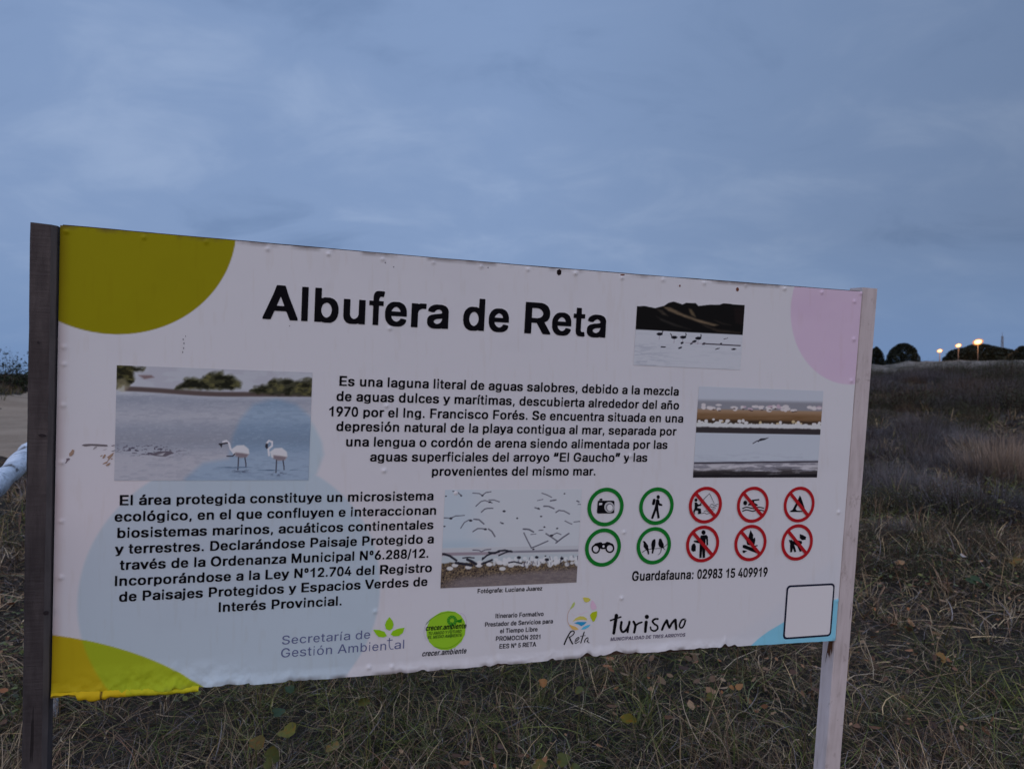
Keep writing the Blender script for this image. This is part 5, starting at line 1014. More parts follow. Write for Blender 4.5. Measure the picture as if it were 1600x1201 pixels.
def paint_gulls(x, y, c, s, t):
    Q = (6.4, 670, 750); zx, zy = (x - Q[1]) * Q[0], (y - Q[2]) * Q[0]
    yy = zy + 0.02 * (zx - 130)
    c = np.empty(x.shape + (3,)); c[:] = (140, 141, 158)
    tint = sstep(620, 300, zx) * 0.8
    c = c * (1 - tint[..., None] * (1 - np.array((0.94, 0.985, 1.01))))
    c = lay(c, sstep(560, 660, yy) * sstep(690, 660, yy) * sstep(900, 300, zx) * 0.6, (118, 130, 152))
    c = lay(c, sstep(672, 684, yy), (134, 134, 150))
    c = lay(c, sstep(718, 728, yy) * sstep(760, 748, yy) * sstep(900, 500, zx), (106, 96, 112)); c = lay(c, sstep(712, 722, yy) * sstep(742, 734, yy) * sstep(700, 900, zx), (92, 90, 106))
    c = lay(c, sstep(752, 764, yy), (130, 134, 150))
    sand = sstep(818, 836, yy + 16 * (fbm(zx / 30, zy * 0, 131) - 0.5))
    c = lay(c, sand, (62, 52, 50)); c = lay(c, sand * sstep(0.5, 0.62, fbm(x / 2.2, y / 1.6, 132, 3)), (92, 78, 66)); c = lay(c, sand * sstep(0.62, 0.72, fbm(x / 1.5, y / 1.3, 133, 2)), (26, 22, 26))
    sl = sstep(0, 90, yy - 940 + 0.06 * (zx - 130) + 40 * (fbm(zx / 90, zy / 30, 134) - 0.5)) * sstep(200, 500, zx + (zy - 900) * 1.2)
    c = lay(c, sl * 0.85, (92, 84, 92)); c = lay(c, sl * sstep(0.5, 0.7, fbm(x / 9, y / 1.2, 135)) * 0.5, (70, 62, 70))
    rb = np.random.default_rng(9)
    # standing flock
    for k in range(70):
        cx = rb.uniform(480, 1500); cy = rb.uniform(790, 870) if cx > 900 else rb.uniform(800, 850)
        c = lay(c, sstep(1.3, 0.5, ((zx - cx) / rb.uniform(14, 30)) ** 2 + ((yy - cy) / rb.uniform(14, 30)) ** 2) * 0.85, (150, 149, 164))
    for cx, cy in ((260, 848), (395, 868), (500, 850), (605, 840), (735, 882), (820, 850), (210, 880)):
        c = lay(c, sstep(1.3, 0.6, ((zx - cx) / 34) ** 2 + ((zy - cy) / 20) ** 2) * 0.9, (152, 150, 164))
    ink_ = (30, 29, 40)
    for k in range(26):
        cx = rb.uniform(900, 1500); cy = rb.uniform(750, 830)
        c = lay(c, sstep(6, 2, seg_dist([(cx, cy), (cx + rb.uniform(-16, 16), cy + rb.uniform(18, 50))], zx, zy)) * 0.8, (70, 68, 84))
    for P_, w_ in (([(150, 735), (210, 755), (275, 800)], 11), ([(270, 825), (350, 835), (430, 850)], 13), ([(340, 775), (400, 768), (452, 775)], 6), ([(385, 790), (430, 810), (470, 835)], 14), ([(530, 835), (590, 812), (632, 795)], 10),
                   ([(535, 790), (580, 750), (640, 725), (700, 715)], 8), ([(600, 720), (660, 728), (700, 705), (760, 698), (830, 712)], 9), ([(700, 750), (760, 722), (820, 705)], 7), ([(800, 822), (850, 812), (930, 830)], 7),
                   ([(440, 695), (500, 698), (525, 712), (560, 695), (620, 688)], 5), ([(130, 735), (180, 742)], 9)):
        c = lay(c, sstep(w_ + 3, w_ - 3, seg_dist(P_, zx, zy)), ink_ if w_ > 5 else (72, 68, 84))
    for cx, cy, r in ((900, 770, 20), (1078, 768, 18), (1180, 792, 22), (1330, 780, 18), (1165, 755, 10), (290, 822, 14), (540, 775, 12)):
        c = lay(c, sstep(1.2, 0.8, ((zx - cx) / r) ** 2 + ((zy - cy) / (r * 0.75)) ** 2), ink_)
    # gulls in the air
    for P_, w_ in (([(240, 108), (290, 122), (325, 152)], 7), ([(440, 128), (500, 130), (535, 150), (570, 122), (620, 114)], 6), ([(470, 258), (520, 212), (560, 200), (600, 215), (632, 225)], 6), ([(600, 195), (650, 195), (705, 215)], 6),
                   ([(525, 318), (560, 285), (600, 278), (640, 280)], 7), ([(150, 375), (215, 378), (270, 355), (355, 350)], 6), ([(318, 478), (355, 420), (400, 395), (430, 402)], 6), ([(450, 388), (500, 392), (550, 435)], 8),
                   ([(440, 512), (490, 480), (560, 485)], 7), ([(595, 485), (630, 510), (660, 560)], 8), ([(1130, 128), (1180, 145), (1228, 170)], 6), ([(1085, 202), (1140, 190)], 5), ([(1215, 205), (1270, 195)], 8), ([(1150, 258), (1200, 260), (1250, 282)], 8),
                   ([(1060, 272), (1105, 288)], 7), ([(1270, 320), (1300, 300), (1350, 305), (1405, 335)], 7), ([(945, 486), (1000, 490), (1045, 515)], 9), ([(950, 525), (985, 600), (1025, 675)], 7), ([(1025, 675), (1100, 645), (1190, 605)], 7), ([(1170, 532), (1230, 570), (1280, 605)], 8),
                   ([(1270, 625), (1340, 570), (1400, 530)], 8), ([(1225, 550), (1280, 525), (1320, 540)], 6), ([(1360, 405), (1410, 430), (1430, 436)], 6), ([(1450, 415), (1515, 410)], 6), ([(1100, 500), (1140, 495)], 6), ([(1020, 540), (1070, 535)], 5), ([(1480, 205), (1500, 215)], 8), ([(1490, 240), (1535, 240)], 5), ([(715, 420), (740, 430)], 7)):
        c = lay(c, sstep(w_ + 1.5, w_ - 4.0, seg_dist(P_, zx, zy)) * 0.78, (48, 46, 60))
    for cx, cy, r in ((322, 154, 9), (535, 152, 10), (610, 218, 12), (220, 380, 13), (418, 402, 14), (565, 488, 13), (752, 308, 13), (738, 430, 10), (882, 378, 9), (1095, 282, 10), (1122, 360, 10), (1228, 550, 14), (155, 460, 10), (170, 157, 8), (1355, 134, 8), (1155, 466, 9), (1282, 480, 9), (1045, 688, 10)):
        c = lay(c, sstep(1.25, 0.7, ((zx - cx) / (r * 1.25)) ** 2 + ((zy - cy) / (r * 0.8)) ** 2), (36, 34, 46))
    return c
print_photo([(182, 570.5), (488.3, 581.5), (481.5, 748.5), (179.2, 751.5)], 330, 190, paint_flamingos).name = 'printed_photo'
print_photo([(995.5, 470.5), (1162.5, 470), (1158, 574), (989.5, 574)], 190, 110, paint_hills)
print_photo([(1092.5, 603.5), (1287, 610.5), (1275.5, 745.5), (1081.8, 745.5)], 230, 150, paint_flock)
print_photo([(696, 764.5), (908, 764), (901.5, 909.5), (687.5, 918)], 250, 165, paint_gulls)

# ------------------------------------------------------------------ white log rail on the left
def tube(pts, radii, n=14, seed=0, rough=0.12):
    P = np.array(pts, float); V_, F_ = [], []
    for i in range(len(P)):
        d = P[min(i + 1, len(P) - 1)] - P[max(i - 1, 0)]; d /= np.linalg.norm(d)
        a = np.cross(d, (0, 0, 1) if abs(d[2]) < 0.9 else (1, 0, 0)); a /= np.linalg.norm(a); b_ = np.cross(d, a)
        for k in range(n):
            th = 2 * math.pi * k / n
            r = radii[i] * (1 + rough * (float(fbm(k * 0.9, i * 0.35, seed)) - 0.5) * 2)
            V_.append(P[i] + r * (math.cos(th) * a + math.sin(th) * b_))
    for i in range(len(P) - 1):
        for k in range(n):
            k2 = (k + 1) % n
            F_.append((i * n + k, i * n + k2, (i + 1) * n + k2, (i + 1) * n + k))
    F_.append(tuple(range(n - 1, -1, -1))); F_.append(tuple(range((len(P) - 1) * n, len(P) * n)))
    return V_, F_
m, t, b = new_mat('flaking_whitewash', 0.9, spec=0.1)
tcn = N(t, 'ShaderNodeTexCoord')
mp = N(t, 'ShaderNodeMapping'); mp.inputs['Scale'].default_value = (3.2, 1.4, 4.5)
t.links.new(tcn.outputs['Object'], mp.inputs[0])
n_ = N(t, 'ShaderNodeTexNoise', i_Scale=6.0, i_Detail=7.0, i_Roughness=0.65, i_Distortion=0.6); t.links.new(mp.outputs[0], n_.inputs['Vector'])
c = ramp_node(t, n_.outputs[0], [(0.34, (0.16, 0.15, 0.14)), (0.41, (0.50, 0.53, 0.56)), (0.55, (0.72, 0.75, 0.78))])
t.links.new(c, b.inputs['Base Color']); bump(t, b, n_.outputs[0], 1.0, 0.02)
M_WHITEWASH = m
fence = empty('log_fence', (-2.03, 3.33, 0))
tag(fence, 'knotty whitewashed log rail behind the dark left post of the board', 'fence')
A_, B_ = np.array((-1.05, 1.30, 1.172)), np.array((-2.07, 3.40, 1.194))
pts = [A_ + (B_ - A_) * q + np.array((0, 0, 0.007 * math.sin(q * 9))) for q in np.linspace(0, 1, 46)]
rad = [0.033 + 0.004 * math.sin(q * 21) + (0.008 if abs(q - 0.80) < 0.05 else 0) for q in np.linspace(0, 1, 46)]
v_, f_ = tube(pts, rad, 18, 141, 0.16)
v_ = [(p[0] + 2.03, p[1] - 3.33, p[2]) for p in v_]
link('rail', py_mesh('rail', v_, f_, M_WHITEWASH, smooth=True), fence)
v_, f_ = tube([(0.004 * math.sin(q * 5), 0.0, -0.3 + 1.42 * q) for q in np.linspace(0, 1, 22)], [0.042] * 22, 14, 143)
link('fence_post', py_mesh('fence_post', v_, f_, M_WHITEWASH, smooth=True), fence)
v_, f_ = tube([(0.93 + 0.01 * math.sin(q * 5), -1.93, -0.3 + 1.455 * q) for q in np.linspace(0, 1, 22)], [0.05] * 22, 14, 145)
link('fence_post', py_mesh('fence_post', v_, f_, M_WHITEWASH, smooth=True), fence)

# ------------------------------------------------------------------ vegetation
M_GRASS = attr_mat('grass_blades', 0.85, 0.12)
M_LEAF = attr_mat('leaves', 0.7, 0.2)
def blades(P, head, length, width, lean0, bend, roll=None, seg=3, turn=None):
    """curved strips: base points P, heading of the lean, start angle from vertical, extra bend"""
    n = len(P); k = seg + 1
    tt = np.linspace(0, 1, k)
    ang = lean0[:, None] + bend[:, None] * tt[None, :]
    step = length[:, None] / seg
    hx = np.concatenate([np.zeros((n, 1)), np.cumsum(np.sin(ang[:, :-1]) * step, 1)], 1)
    hz_ = np.concatenate([np.zeros((n, 1)), np.cumsum(np.cos(ang[:, :-1]) * step, 1)], 1)
    hd = head[:, None] + (np.zeros(n) if turn is None else turn)[:, None] * tt[None, :]
    sh = np.diff(hx, axis=1)
    px_ = np.concatenate([np.zeros((n, 1)), np.cumsum(sh * np.cos(hd[:, :-1]), 1)], 1)
    py_ = np.concatenate([np.zeros((n, 1)), np.cumsum(sh * np.sin(hd[:, :-1]), 1)], 1)
    C_ = np.stack([P[:, 0:1] + px_, P[:, 1:2] + py_, P[:, 2:3] + hz_], -1)
    if roll is None: roll = RNG.uniform(0, math.pi, n)
    sx = np.stack([-np.sin(head) * np.cos(roll) + np.cos(head) * np.sin(roll) * 0.6, np.cos(head) * np.cos(roll) + np.sin(head) * np.sin(roll) * 0.6, np.sin(roll) * 0.6], -1)
    w = (width[:, None] * (1 - 0.85 * tt[None, :] ** 1.5) / 2)[..., None] * sx[:, None, :]
    Vv = np.stack([C_ - w, C_ + w], 2).reshape(n * k * 2, 3)
    i0 = (np.arange(n) * k * 2)[:, None] + (np.arange(seg) * 2)[None, :]
    Q = np.stack([i0, i0 + 1, i0 + 3, i0 + 2], -1).reshape(-1, 4)
    return Vv, Q, k * 2
STRAW = np.array([(0.31, 0.225, 0.120), (0.23, 0.165, 0.092), (0.175, 0.127, 0.078), (0.135, 0.092, 0.054), (0.255, 0.195, 0.128)])
GREENS = np.array([(0.062, 0.072, 0.018), (0.085, 0.092, 0.024), (0.045, 0.058, 0.018), (0.110, 0.105, 0.030), (0.085, 0.090, 0.045)])
GREYS = np.array([(0.110, 0.092, 0.086), (0.085, 0.070, 0.066), (0.135, 0.118, 0.108), (0.058, 0.044, 0.036)])
def scatter(n, r0, r1, a0, a1):
    r = np.exp(RNG.uniform(math.log(r0), math.log(r1), n)); a = RNG.uniform(a0, a1, n)
    return np.sin(a) * r, np.cos(a) * r, r, a
def grass_field(n, r0, r1, a0, a1, lmin, lmax, wscale, green_bias=0.0, lean=(0.15, 1.35), pale=0.0):
    x, y, r, a = scatter(n, r0, r1, a0, a1)
    keep = (path_dist(x, y) > 0.92 + 0.25 * fbm(x * 0.8, y * 0.8, 151)) & (RNG.random(n) < 0.25 + 1.1 * fbm(x * 1.3, y * 1.3, 152, 3))
    x, y, r = x[keep], y[keep], r[keep]; n = len(x)
    # clumping: pull towards clump centres
    cx, cy = np.round(x * 3.2) / 3.2 + 0.1 * np.sin(y * 7), np.round(y * 3.2) / 3.2 + 0.1 * np.sin(x * 9)
    pull = RNG.uniform(0, 0.55, n) * (RNG.random(n) < 0.45)
    x = x + (cx - x) * pull; y = y + (cy - y) * pull
    z = ground_z(x, y) + RNG.uniform(-0.01, 0.03, n) * np.minimum(1, r / 4)
    gp = sstep(0.46, 0.66, fbm(x * 0.55, y * 0.55, 153, 3) + green_bias)
    kind = RNG.random(n)
    col = STRAW[RNG.integers(0, len(STRAW), n)].copy()
    isg = kind < 0.10 + 0.45 * gp; col[isg] = GREENS[RNG.integers(0, len(GREENS), isg.sum())]
    isy = (~isg) & (RNG.random(n) < 0.38 + 0.5 * sstep(0.5, 0.65, fbm(x * 0.35, y * 0.35, 154))); col[isy] = GREYS[RNG.integers(0, len(GREYS), isy.sum())]
    if pale:
        isp = RNG.random(n) < pale * (0.55 + 0.6 * (1 - gp)); col[isp] = STRAW[RNG.integers(0, len(STRAW), isp.sum())] * 1.35
    col *= (RNG.uniform(0.35, 1.2, n) * (0.55 + 0.9 * fbm(x * 2.1, y * 2.1, 157, 3)))[:, None]
    L = RNG.uniform(lmin, lmax, n) * (0.6 + 0.8 * fbm(x * 0.7, y * 0.7, 155))
    W = np.maximum(0.0022 if not pale else 0.0032, r * wscale) * RNG.uniform(0.6, 1.5, n)
    lean = RNG.uniform(lean[0], lean[1], n)
    bend = RNG.uniform(-0.2, 1.4, n)
    Vv, Q, k = blades(np.stack([x, y, z], -1), RNG.uniform(0, 2 * math.pi, n), L, W, lean, bend)
    return Vv, Q, np.repeat(col, k, 0)
def merge(parts):
    V_, Q_, C_ = [], [], []; o0 = 0
    for v, q, c in parts:
        V_.append(v); Q_.append(q + o0); C_.append(c); o0 += len(v)
    return np.concatenate(V_), np.concatenate(Q_), np.concatenate(C_)
BROWNS = np.array([(0.105, 0.062, 0.036), (0.075, 0.042, 0.026), (0.14, 0.090, 0.058), (0.050, 0.031, 0.021)])
def tufts(n, r0, r1, a0, a1, per, lmin, lmax, wmin, wscale, tone_k=1.0):
    """grass tussocks: curved stems fanning out of one root, each tuft of its own tone"""
    x, y, r, a = scatter(n, r0, r1, a0, a1)
    ok = path_dist(x, y) > 1.05; x, y, r = x[ok], y[ok], r[ok]; n = len(x)
    gp = fbm(x * 0.6, y * 0.6, 181, 3)
    k = RNG.integers(per // 2, per + per // 2, n); i = np.repeat(np.arange(n), k); m_ = len(i)
    pal = [STRAW, GREENS, BROWNS, GREYS]
    tone = np.where(RNG.random(n) < sstep(0.53, 0.70, gp) * 0.62 + 0.04, 1, np.where(RNG.random(n) < 0.60, 0, np.where(RNG.random(n) < 0.55, 2, 3)))
    tn = np.where(RNG.random(m_) < 0.72, tone[i], RNG.choice([0, 1, 2, 3], m_, p=[0.46, 0.16, 0.26, 0.12]))
    col = np.zeros((m_, 3))
    for q in range(4):
        w = tn == q; col[w] = pal[q][RNG.integers(0, len(pal[q]), w.sum())]
    col *= (RNG.uniform(0.5, 1.5, m_) * RNG.uniform(0.7, 1.5, n)[i] * 1.2 * tone_k)[:, None]
    L = RNG.uniform(lmin, lmax, n)[i] * RNG.uniform(0.4, 1.15, m_)
    rad = RNG.exponential(0.035, m_) * (1 + 0.05 * r[i]); th = RNG.uniform(0, 2 * math.pi, m_)
    px_, py_ = x[i] + rad * np.cos(th), y[i] + rad * np.sin(th)
    P = np.stack([px_, py_, ground_z(px_, py_) - 0.005 + RNG.uniform(0, 0.015, m_)], -1)
    lay_ = RNG.uniform(0.0, 0.9, n)[i]
    W = np.maximum(wmin, r[i] * wscale) * RNG.uniform(0.55, 1.6, m_)
    v, q_, kk = blades(P, th + RNG.normal(0, 0.6, m_) + 0 * lay_, L, W, np.clip(RNG.uniform(0.0, 1.0, m_) + lay_ * 0.6, 0, 1.45), RNG.uniform(-0.1, 1.7, m_) * (0.5 + lay_), seg=4, turn=RNG.normal(0, 0.9, m_))
    return v, q_, np.repeat(col, kk, 0)
def matted(n, r0, r1, a0, a1, lmin, lmax, wmin, wscale, bright):
    """dead stems lying on each other, curling along the ground"""
    x, y, r, a = scatter(n, r0, r1, a0, a1)
    ok = (path_dist(x, y) > 1.05) & (RNG.random(n) < 0.35 + 0.9 * fbm(x * 1.6, y * 1.6, 183, 3)); x, y, r = x[ok], y[ok], r[ok]; n = len(x)
    gp = sstep(0.54, 0.70, fbm(x * 0.6, y * 0.6, 181, 3))
    u_ = RNG.random(n)
    col = STRAW[RNG.integers(0, len(STRAW), n)].copy()
    w = u_ < 0.45; col[w] = BROWNS[RNG.integers(0, 4, w.sum())]
    w = (u_ > 0.45) & (u_ < 0.62); col[w] = GREYS[RNG.integers(0, 4, w.sum())]
    w = RNG.random(n) < 0.08 + 0.42 * gp; col[w] = GREENS[RNG.integers(0, 5, w.sum())]
    col *= (RNG.uniform(0.3, 1.15, n) * 1.15 * bright * (0.5 + 1.0 * fbm(x * 2.3, y * 2.3, 184, 3)))[:, None]
    P = np.stack([x, y, ground_z(x, y) + RNG.uniform(0.0, 0.05, n)], -1)
    v, q_, kk = blades(P, RNG.uniform(0, 2 * math.pi, n), RNG.uniform(lmin, lmax, n), np.maximum(wmin, r * wscale) * RNG.uniform(0.6, 1.5, n), RNG.uniform(0.9, 1.55, n), RNG.uniform(-0.5, 0.7, n), seg=4, turn=RNG.normal(0, 1.3, n))
    return v, q_, np.repeat(col, kk, 0)
parts = [matted(52000, 1.7, 8.5, -0.75, 0.75, 0.05, 0.20, 0.0035, 0.0009, 1.45),
         matted(11000, 1.7, 8.5, -0.75, 0.75, 0.12, 0.36, 0.0042, 0.0011, 2.0),
         tufts(1300, 1.9, 8.5, -0.74, 0.74, 24, 0.10, 0.30, 0.0036, 0.0010),
         grass_field(14000, 1.9, 9.0, -0.74, 0.74, 0.04, 0.12, 0.0009, lean=(0.3, 1.4)),
         matted(30000, 7, 26, -0.76, 0.78, 0.10, 0.40, 0.006, 0.0009, 1.5),
         tufts(1500, 7, 30, -0.76, 0.78, 26, 0.12, 0.42, 0.006, 0.0009),
         grass_field(30000, 6, 24, -0.75, 0.78, 0.06, 0.22, 0.0008, 0.03, lean=(0.3, 1.4)),
         tufts(1500, 22, 95, -0.8, 0.8, 22, 0.25, 0.6, 0.01, 0.0007, 0.6)]
Vv, Q, Cc = merge(parts)
tag(link('grass', fast_mesh('grass', Vv, Q, M_GRASS, Cc)), 'tangled dry straw and short green grass covering the ground', 'grass', kind='stuff')

def leaf_quads(P, nrm_t, size, col, aspect=0.7, curl=0.25):
    """bent leaf: 2x3 vertices each"""
    n = len(P)
    th = RNG.uniform(0, 2 * math.pi, n)
    up = np.stack([nrm_t * np.cos(th), nrm_t * np.sin(th), np.sqrt(np.maximum(0.02, 1 - nrm_t ** 2))], -1)
    ph = RNG.uniform(0, 2 * math.pi, n)
    e1 = np.stack([np.cos(ph), np.sin(ph), np.zeros(n)], -1); e1 -= up * (e1 * up).sum(-1, keepdims=True); e1 /= np.linalg.norm(e1, axis=1)[:, None]
    e2 = np.cross(up, e1)
    rows = []
    for a_, w_, h_ in ((-1, 0.15, 0.0), (-0.35, 1.0, curl * 0.6), (0.45, 0.9, curl * 0.5), (1, 0.1, 0.0)):
        for s_ in (-1, 1):
            rows.append(P + size[:, None] * (e1 * a_ + e2 * s_ * w_ * aspect + up * (-h_ + 0.35 * abs(w_) * curl)))
    Vv = np.stack(rows, 1).reshape(-1, 3); k = 8
    i0 = (np.arange(n) * k)[:, None] + np.array([0, 2, 4])[None, :]
    return Vv, np.stack([i0, i0 + 1, i0 + 3, i0 + 2], -1).reshape(-1, 4), np.repeat(col, k, 0)
LITTER = np.array([(0.24, 0.10, 0.040), (0.15, 0.07, 0.035), (0.26, 0.14, 0.07), (0.10, 0.05, 0.03), (0.26, 0.16, 0.085), (0.14, 0.085, 0.05)])
x, y, r, a = scatter(7500, 2.3, 13, -0.72, 0.75)
ok = (fbm(x * 1.5, y * 1.5, 161, 3) > 0.52) & (path_dist(x, y) > 1.1); x, y, r = x[ok], y[ok], r[ok]; n = len(x)
Lv = leaf_quads(np.stack([x, y, ground_z(x, y) + RNG.uniform(0.035, 0.115, n)], -1), RNG.uniform(0, 0.8, n), 0.007 + 0.021 * RNG.random(n) ** 2, LITTER[RNG.integers(0, 6, n)] * RNG.uniform(0.5, 1.35, n)[:, None], 0.6, 0.5)
tag(link('leaf_litter', fast_mesh('leaf_litter', *Lv[:2], M_LEAF, Lv[2])), 'small curled brown dead leaves scattered through the dry grass', 'dead leaves', kind='stuff')
x, y, r, a = scatter(15000, 2.6, 22, -0.72, 0.75)
ok = (fbm(x * 0.7, y * 0.7, 163, 3) > 0.50) & (path_dist(x, y) > 1.1); x, y, r = x[ok], y[ok], r[ok]; n = len(x)
Lv = leaf_quads(np.stack([x, y, ground_z(x, y) + RNG.uniform(0.03, 0.12, n)], -1), RNG.uniform(0, 0.7, n), np.maximum(RNG.uniform(0.006, 0.017, n), r * 0.0014), GREENS[RNG.integers(0, 5, n)] * RNG.uniform(0.7, 1.7, n)[:, None], 0.75, 0.3)
tag(link('ground_cover', fast_mesh('ground_cover', *Lv[:2], M_LEAF, Lv[2])), 'low small-leaved green weeds creeping between the dry stalks', 'ground cover', kind='stuff')

# single round-leaved sprouts that stand out of the grass
def ground_at(px_, py_, h=0.07):
    d = c2w(((px_ - 800) / 1200, (py_ - 600.5) / 1200, 1.0)); k = (h - EYE.z) / d.z
    return EYE + d * k
def sprout(px_, py_, rad, rgb, label, tilt=0.5, n_leaf=1, aspect=1.0, h=0.15):
    p = ground_at(px_, py_, h); gz = float(ground_z(p.x, p.y))
    e = empty('leafy_sprout', (p.x, p.y, gz)); tag(e, label, 'plant', 'round-leaved sprouts in the grass')
    rr_ = random.Random(int(px_ * 7 + py_))
    for j in range(n_leaf):
        off = Vector((0, 0, 0)) if j == 0 else Vector((rr_.uniform(-1, 1), rr_.uniform(-1, 1), 0)) * rad * 1.8
        top = Vector((off.x, off.y, h - gz - (0 if j == 0 else rr_.uniform(0, 0.03))))
        rl = rad * (1 if j == 0 else rr_.uniform(0.5, 0.8))
        az = rr_.uniform(-0.9, 0.9) - math.pi / 2; tl = tilt * rr_.uniform(0.7, 1.2)
        nrm_ = Vector((math.cos(az) * math.sin(tl), math.sin(az) * math.sin(tl), math.cos(tl)))
        q_ = nrm_.to_track_quat('Z', 'Y')
        V_, C_, F_ = [], [], []
        ns, nr_ = 20, 4
        base_c = np.array(rgb)
        for i in range(nr_ + 1):
            for k in range(ns):
                th = 2 * math.pi * k / ns; rho = i / nr_
                notch = 1 - 0.30 * math.exp(-((th - math.pi) / 0.22) ** 2) * rho
                wob = 1 + 0.07 * math.sin(3 * th + px_) * rho + 0.05 * math.sin(7 * th) * rho
                loc_ = Vector((rl * rho * notch * wob * math.cos(th), rl * aspect * rho * wob * math.sin(th), rl * (0.16 * rho ** 2 * math.cos(2 * th + px_) + 0.10 * rho ** 2)))
                V_.append(tuple(top + q_ @ loc_))
                vein = 0.82 + 0.18 * abs(math.sin(4.5 * th)) if rho > 0.1 else 0.85
                patch = float(fbm(rho * math.cos(th) * 2 + px_, rho * math.sin(th) * 2, 171))
                C_.append(base_c * vein * (0.7 + 0.6 * patch) * (1 if patch < 0.62 else np.array((1.3, 0.8, 0.6))))
        for i in range(nr_):
            for k in range(ns):
                k2 = (k + 1) % ns; F_.append((i * ns + k, i * ns + k2, (i + 1) * ns + k2, (i + 1) * ns + k))
        link('leaf', fast_mesh('leaf', np.array(V_), np.array(F_), M_LEAF, np.array(C_), True), e)
        sv, sf = tube([tuple(Vector((off.x * 0.3, off.y * 0.3, -0.01)).lerp(top - nrm_ * 0.001, q)) for q in (0, 0.35, 0.7, 1)], [0.0016] * 4, 5, 3, 0.0)
        sc_ = np.tile(np.array((0.09, 0.08, 0.04)), (len(sv), 1))
        link('stalk', fast_mesh('stalk', np.array(sv), np.array([f for f in sf if len(f) == 4]), M_LEAF, sc_, True), e)
YG, OL, DG, OR = (0.135, 0.120, 0.016), (0.085, 0.090, 0.020), (0.035, 0.060, 0.024), (0.30, 0.14, 0.045)
for args in ((449, 1142, 0.036, YG, 'large yellow-green round leaf in the grass left of the middle, below the grey agency logo'),
             (401, 1160, 0.030, (0.12, 0.085, 0.018), 'ochre round leaf close to the bottom edge, just left of the biggest yellow leaf'),
             (425, 1180, 0.028, OL, 'olive leaf pair hanging at the bottom edge under the biggest yellow leaf', 0.9, 2),
             (568, 1096, 0.026, OL, 'upright pointed olive leaf under the green disc logo', 1.1, 1, 0.6),
             (523, 1166, 0.020, (0.14, 0.12, 0.04), 'small pale yellow leaf beside a reddish one under the green disc logo', 0.7, 2),
             (435, 1112, 0.026, DG, 'dark blue-green leaf in shade just below the hem of the panel', 0.4),
             (452, 1076, 0.022, DG, 'small dark green leaf touching the lower edge of the panel', 0.4),
             (979, 1122, 0.028, YG, 'tall oval yellow leaf standing below the handwritten town logo', 1.0, 2, 0.65),
             (880, 1186, 0.026, OL, 'green leaf at the bottom edge right of the picture middle', 0.5, 2),
             (843, 1196, 0.026, (0.13, 0.10, 0.02), 'yellow leaf cut by the bottom edge near the picture middle', 0.4),
             (905, 1078, 0.020, OL, 'small green leaf tucked under the lower edge below the course lettering', 0.5, 3),
             (848, 1066, 0.020, OR, 'orange withered leaf under the board below the course lettering', 0.7),
             (1110, 1088, 0.018, OL, 'small olive leaf under the tourism lettering', 0.5, 2),
             (1155, 1072, 0.018, OR, 'orange leaf under the blue corner of the panel', 0.6, 2),
             (1545, 770, 0.045, YG, 'yellow-green leaves at the foot of the tan grass tuft', 0.6, 4),
             (1564, 783, 0.040, (0.15, 0.16, 0.06), 'pale green leaf below the tan grass tuft', 0.5, 2),
             (1590, 875, 0.035, (0.12, 0.085, 0.02), 'ochre leaf at the right edge of the picture', 0.6, 2),
             (1525, 905, 0.035, DG, 'dark green leaf cluster in the field at far right', 0.5, 5),
             (1505, 868, 0.022, (0.34, 0.32, 0.28), 'whitish curled leaf in the field right of the pale post', 0.4),
             (1470, 1025, 0.024, (0.20, 0.12, 0.035), 'orange-brown leaf on the ground right of the pale post', 0.5, 2),
             (1408, 878, 0.024, (0.26, 0.15, 0.07), 'light brown leaf close to the right side of the pale post', 0.5, 2)):
    sprout(*args)

# scrub: twiggy bushes --------------------------------------------------
def bush_mesh(name, n_twig, n_leaf, w, h, twig_c, leaf_c, seed, spread=0.8, leaf_s=0.02, tw=0.006, droop=0.5):
    global RNG
    keep = RNG; RNG = np.random.default_rng(seed)
    n = n_twig
    rad = np.sqrt(RNG.random(n)) * w * 0.5; th = RNG.uniform(0, 2 * math.pi, n)
    P = np.stack([rad * np.cos(th), rad * np.sin(th), np.zeros(n) - 0.03], -1)
    dome = np.sqrt(np.maximum(0.1, 1 - (rad / (w * 0.55)) ** 2))
    L = h * dome * RNG.uniform(0.5, 1.15, n) * (0.75 + 0.5 * fbm(P[:, 0] * 4 / w, P[:, 1] * 4 / w, seed))
    head = th + RNG.normal(0, 0.7, n)
    lean = spread * (rad / (w * 0.5)) * RNG.uniform(0.2, 1.0, n); bend = RNG.uniform(-0.3, droop, n)
    tc_ = np.array(twig_c); ci = RNG.integers(0, len(tc_), n)
    a = blades(P, head, L, np.full(n, tw) * RNG.uniform(0.6, 1.5, n), lean, bend)
    A = (a[0], a[1], np.repeat(tc_[ci] * RNG.uniform(0.6, 1.25, n)[:, None], a[2], 0))
    out = [A]
    if n_leaf:
        v = a[0].reshape(n, -1, 3)
        i = RNG.integers(0, n, n_leaf); f = RNG.uniform(0.35, 1.0, n_leaf)
        seg = np.minimum((f * 3).astype(int), 2); q = (f * 3 - seg)[:, None]
        p0, p1 = v[i, seg * 2], v[i, seg * 2 + 2]
        Pl = p0 + (p1 - p0) * q + RNG.normal(0, leaf_s * 0.9, (n_leaf, 3))
        lc = np.array(leaf_c)
        out.append(leaf_quads(Pl, RNG.uniform(0, 0.95, n_leaf), leaf_s * RNG.uniform(0.6, 1.4, n_leaf), lc[RNG.integers(0, len(lc), n_leaf)] * RNG.uniform(0.55, 1.3, n_leaf)[:, None], 0.5))
    RNG = keep
    return fast_mesh(name, *merge(out)[:2], M_GRASS, merge(out)[2])
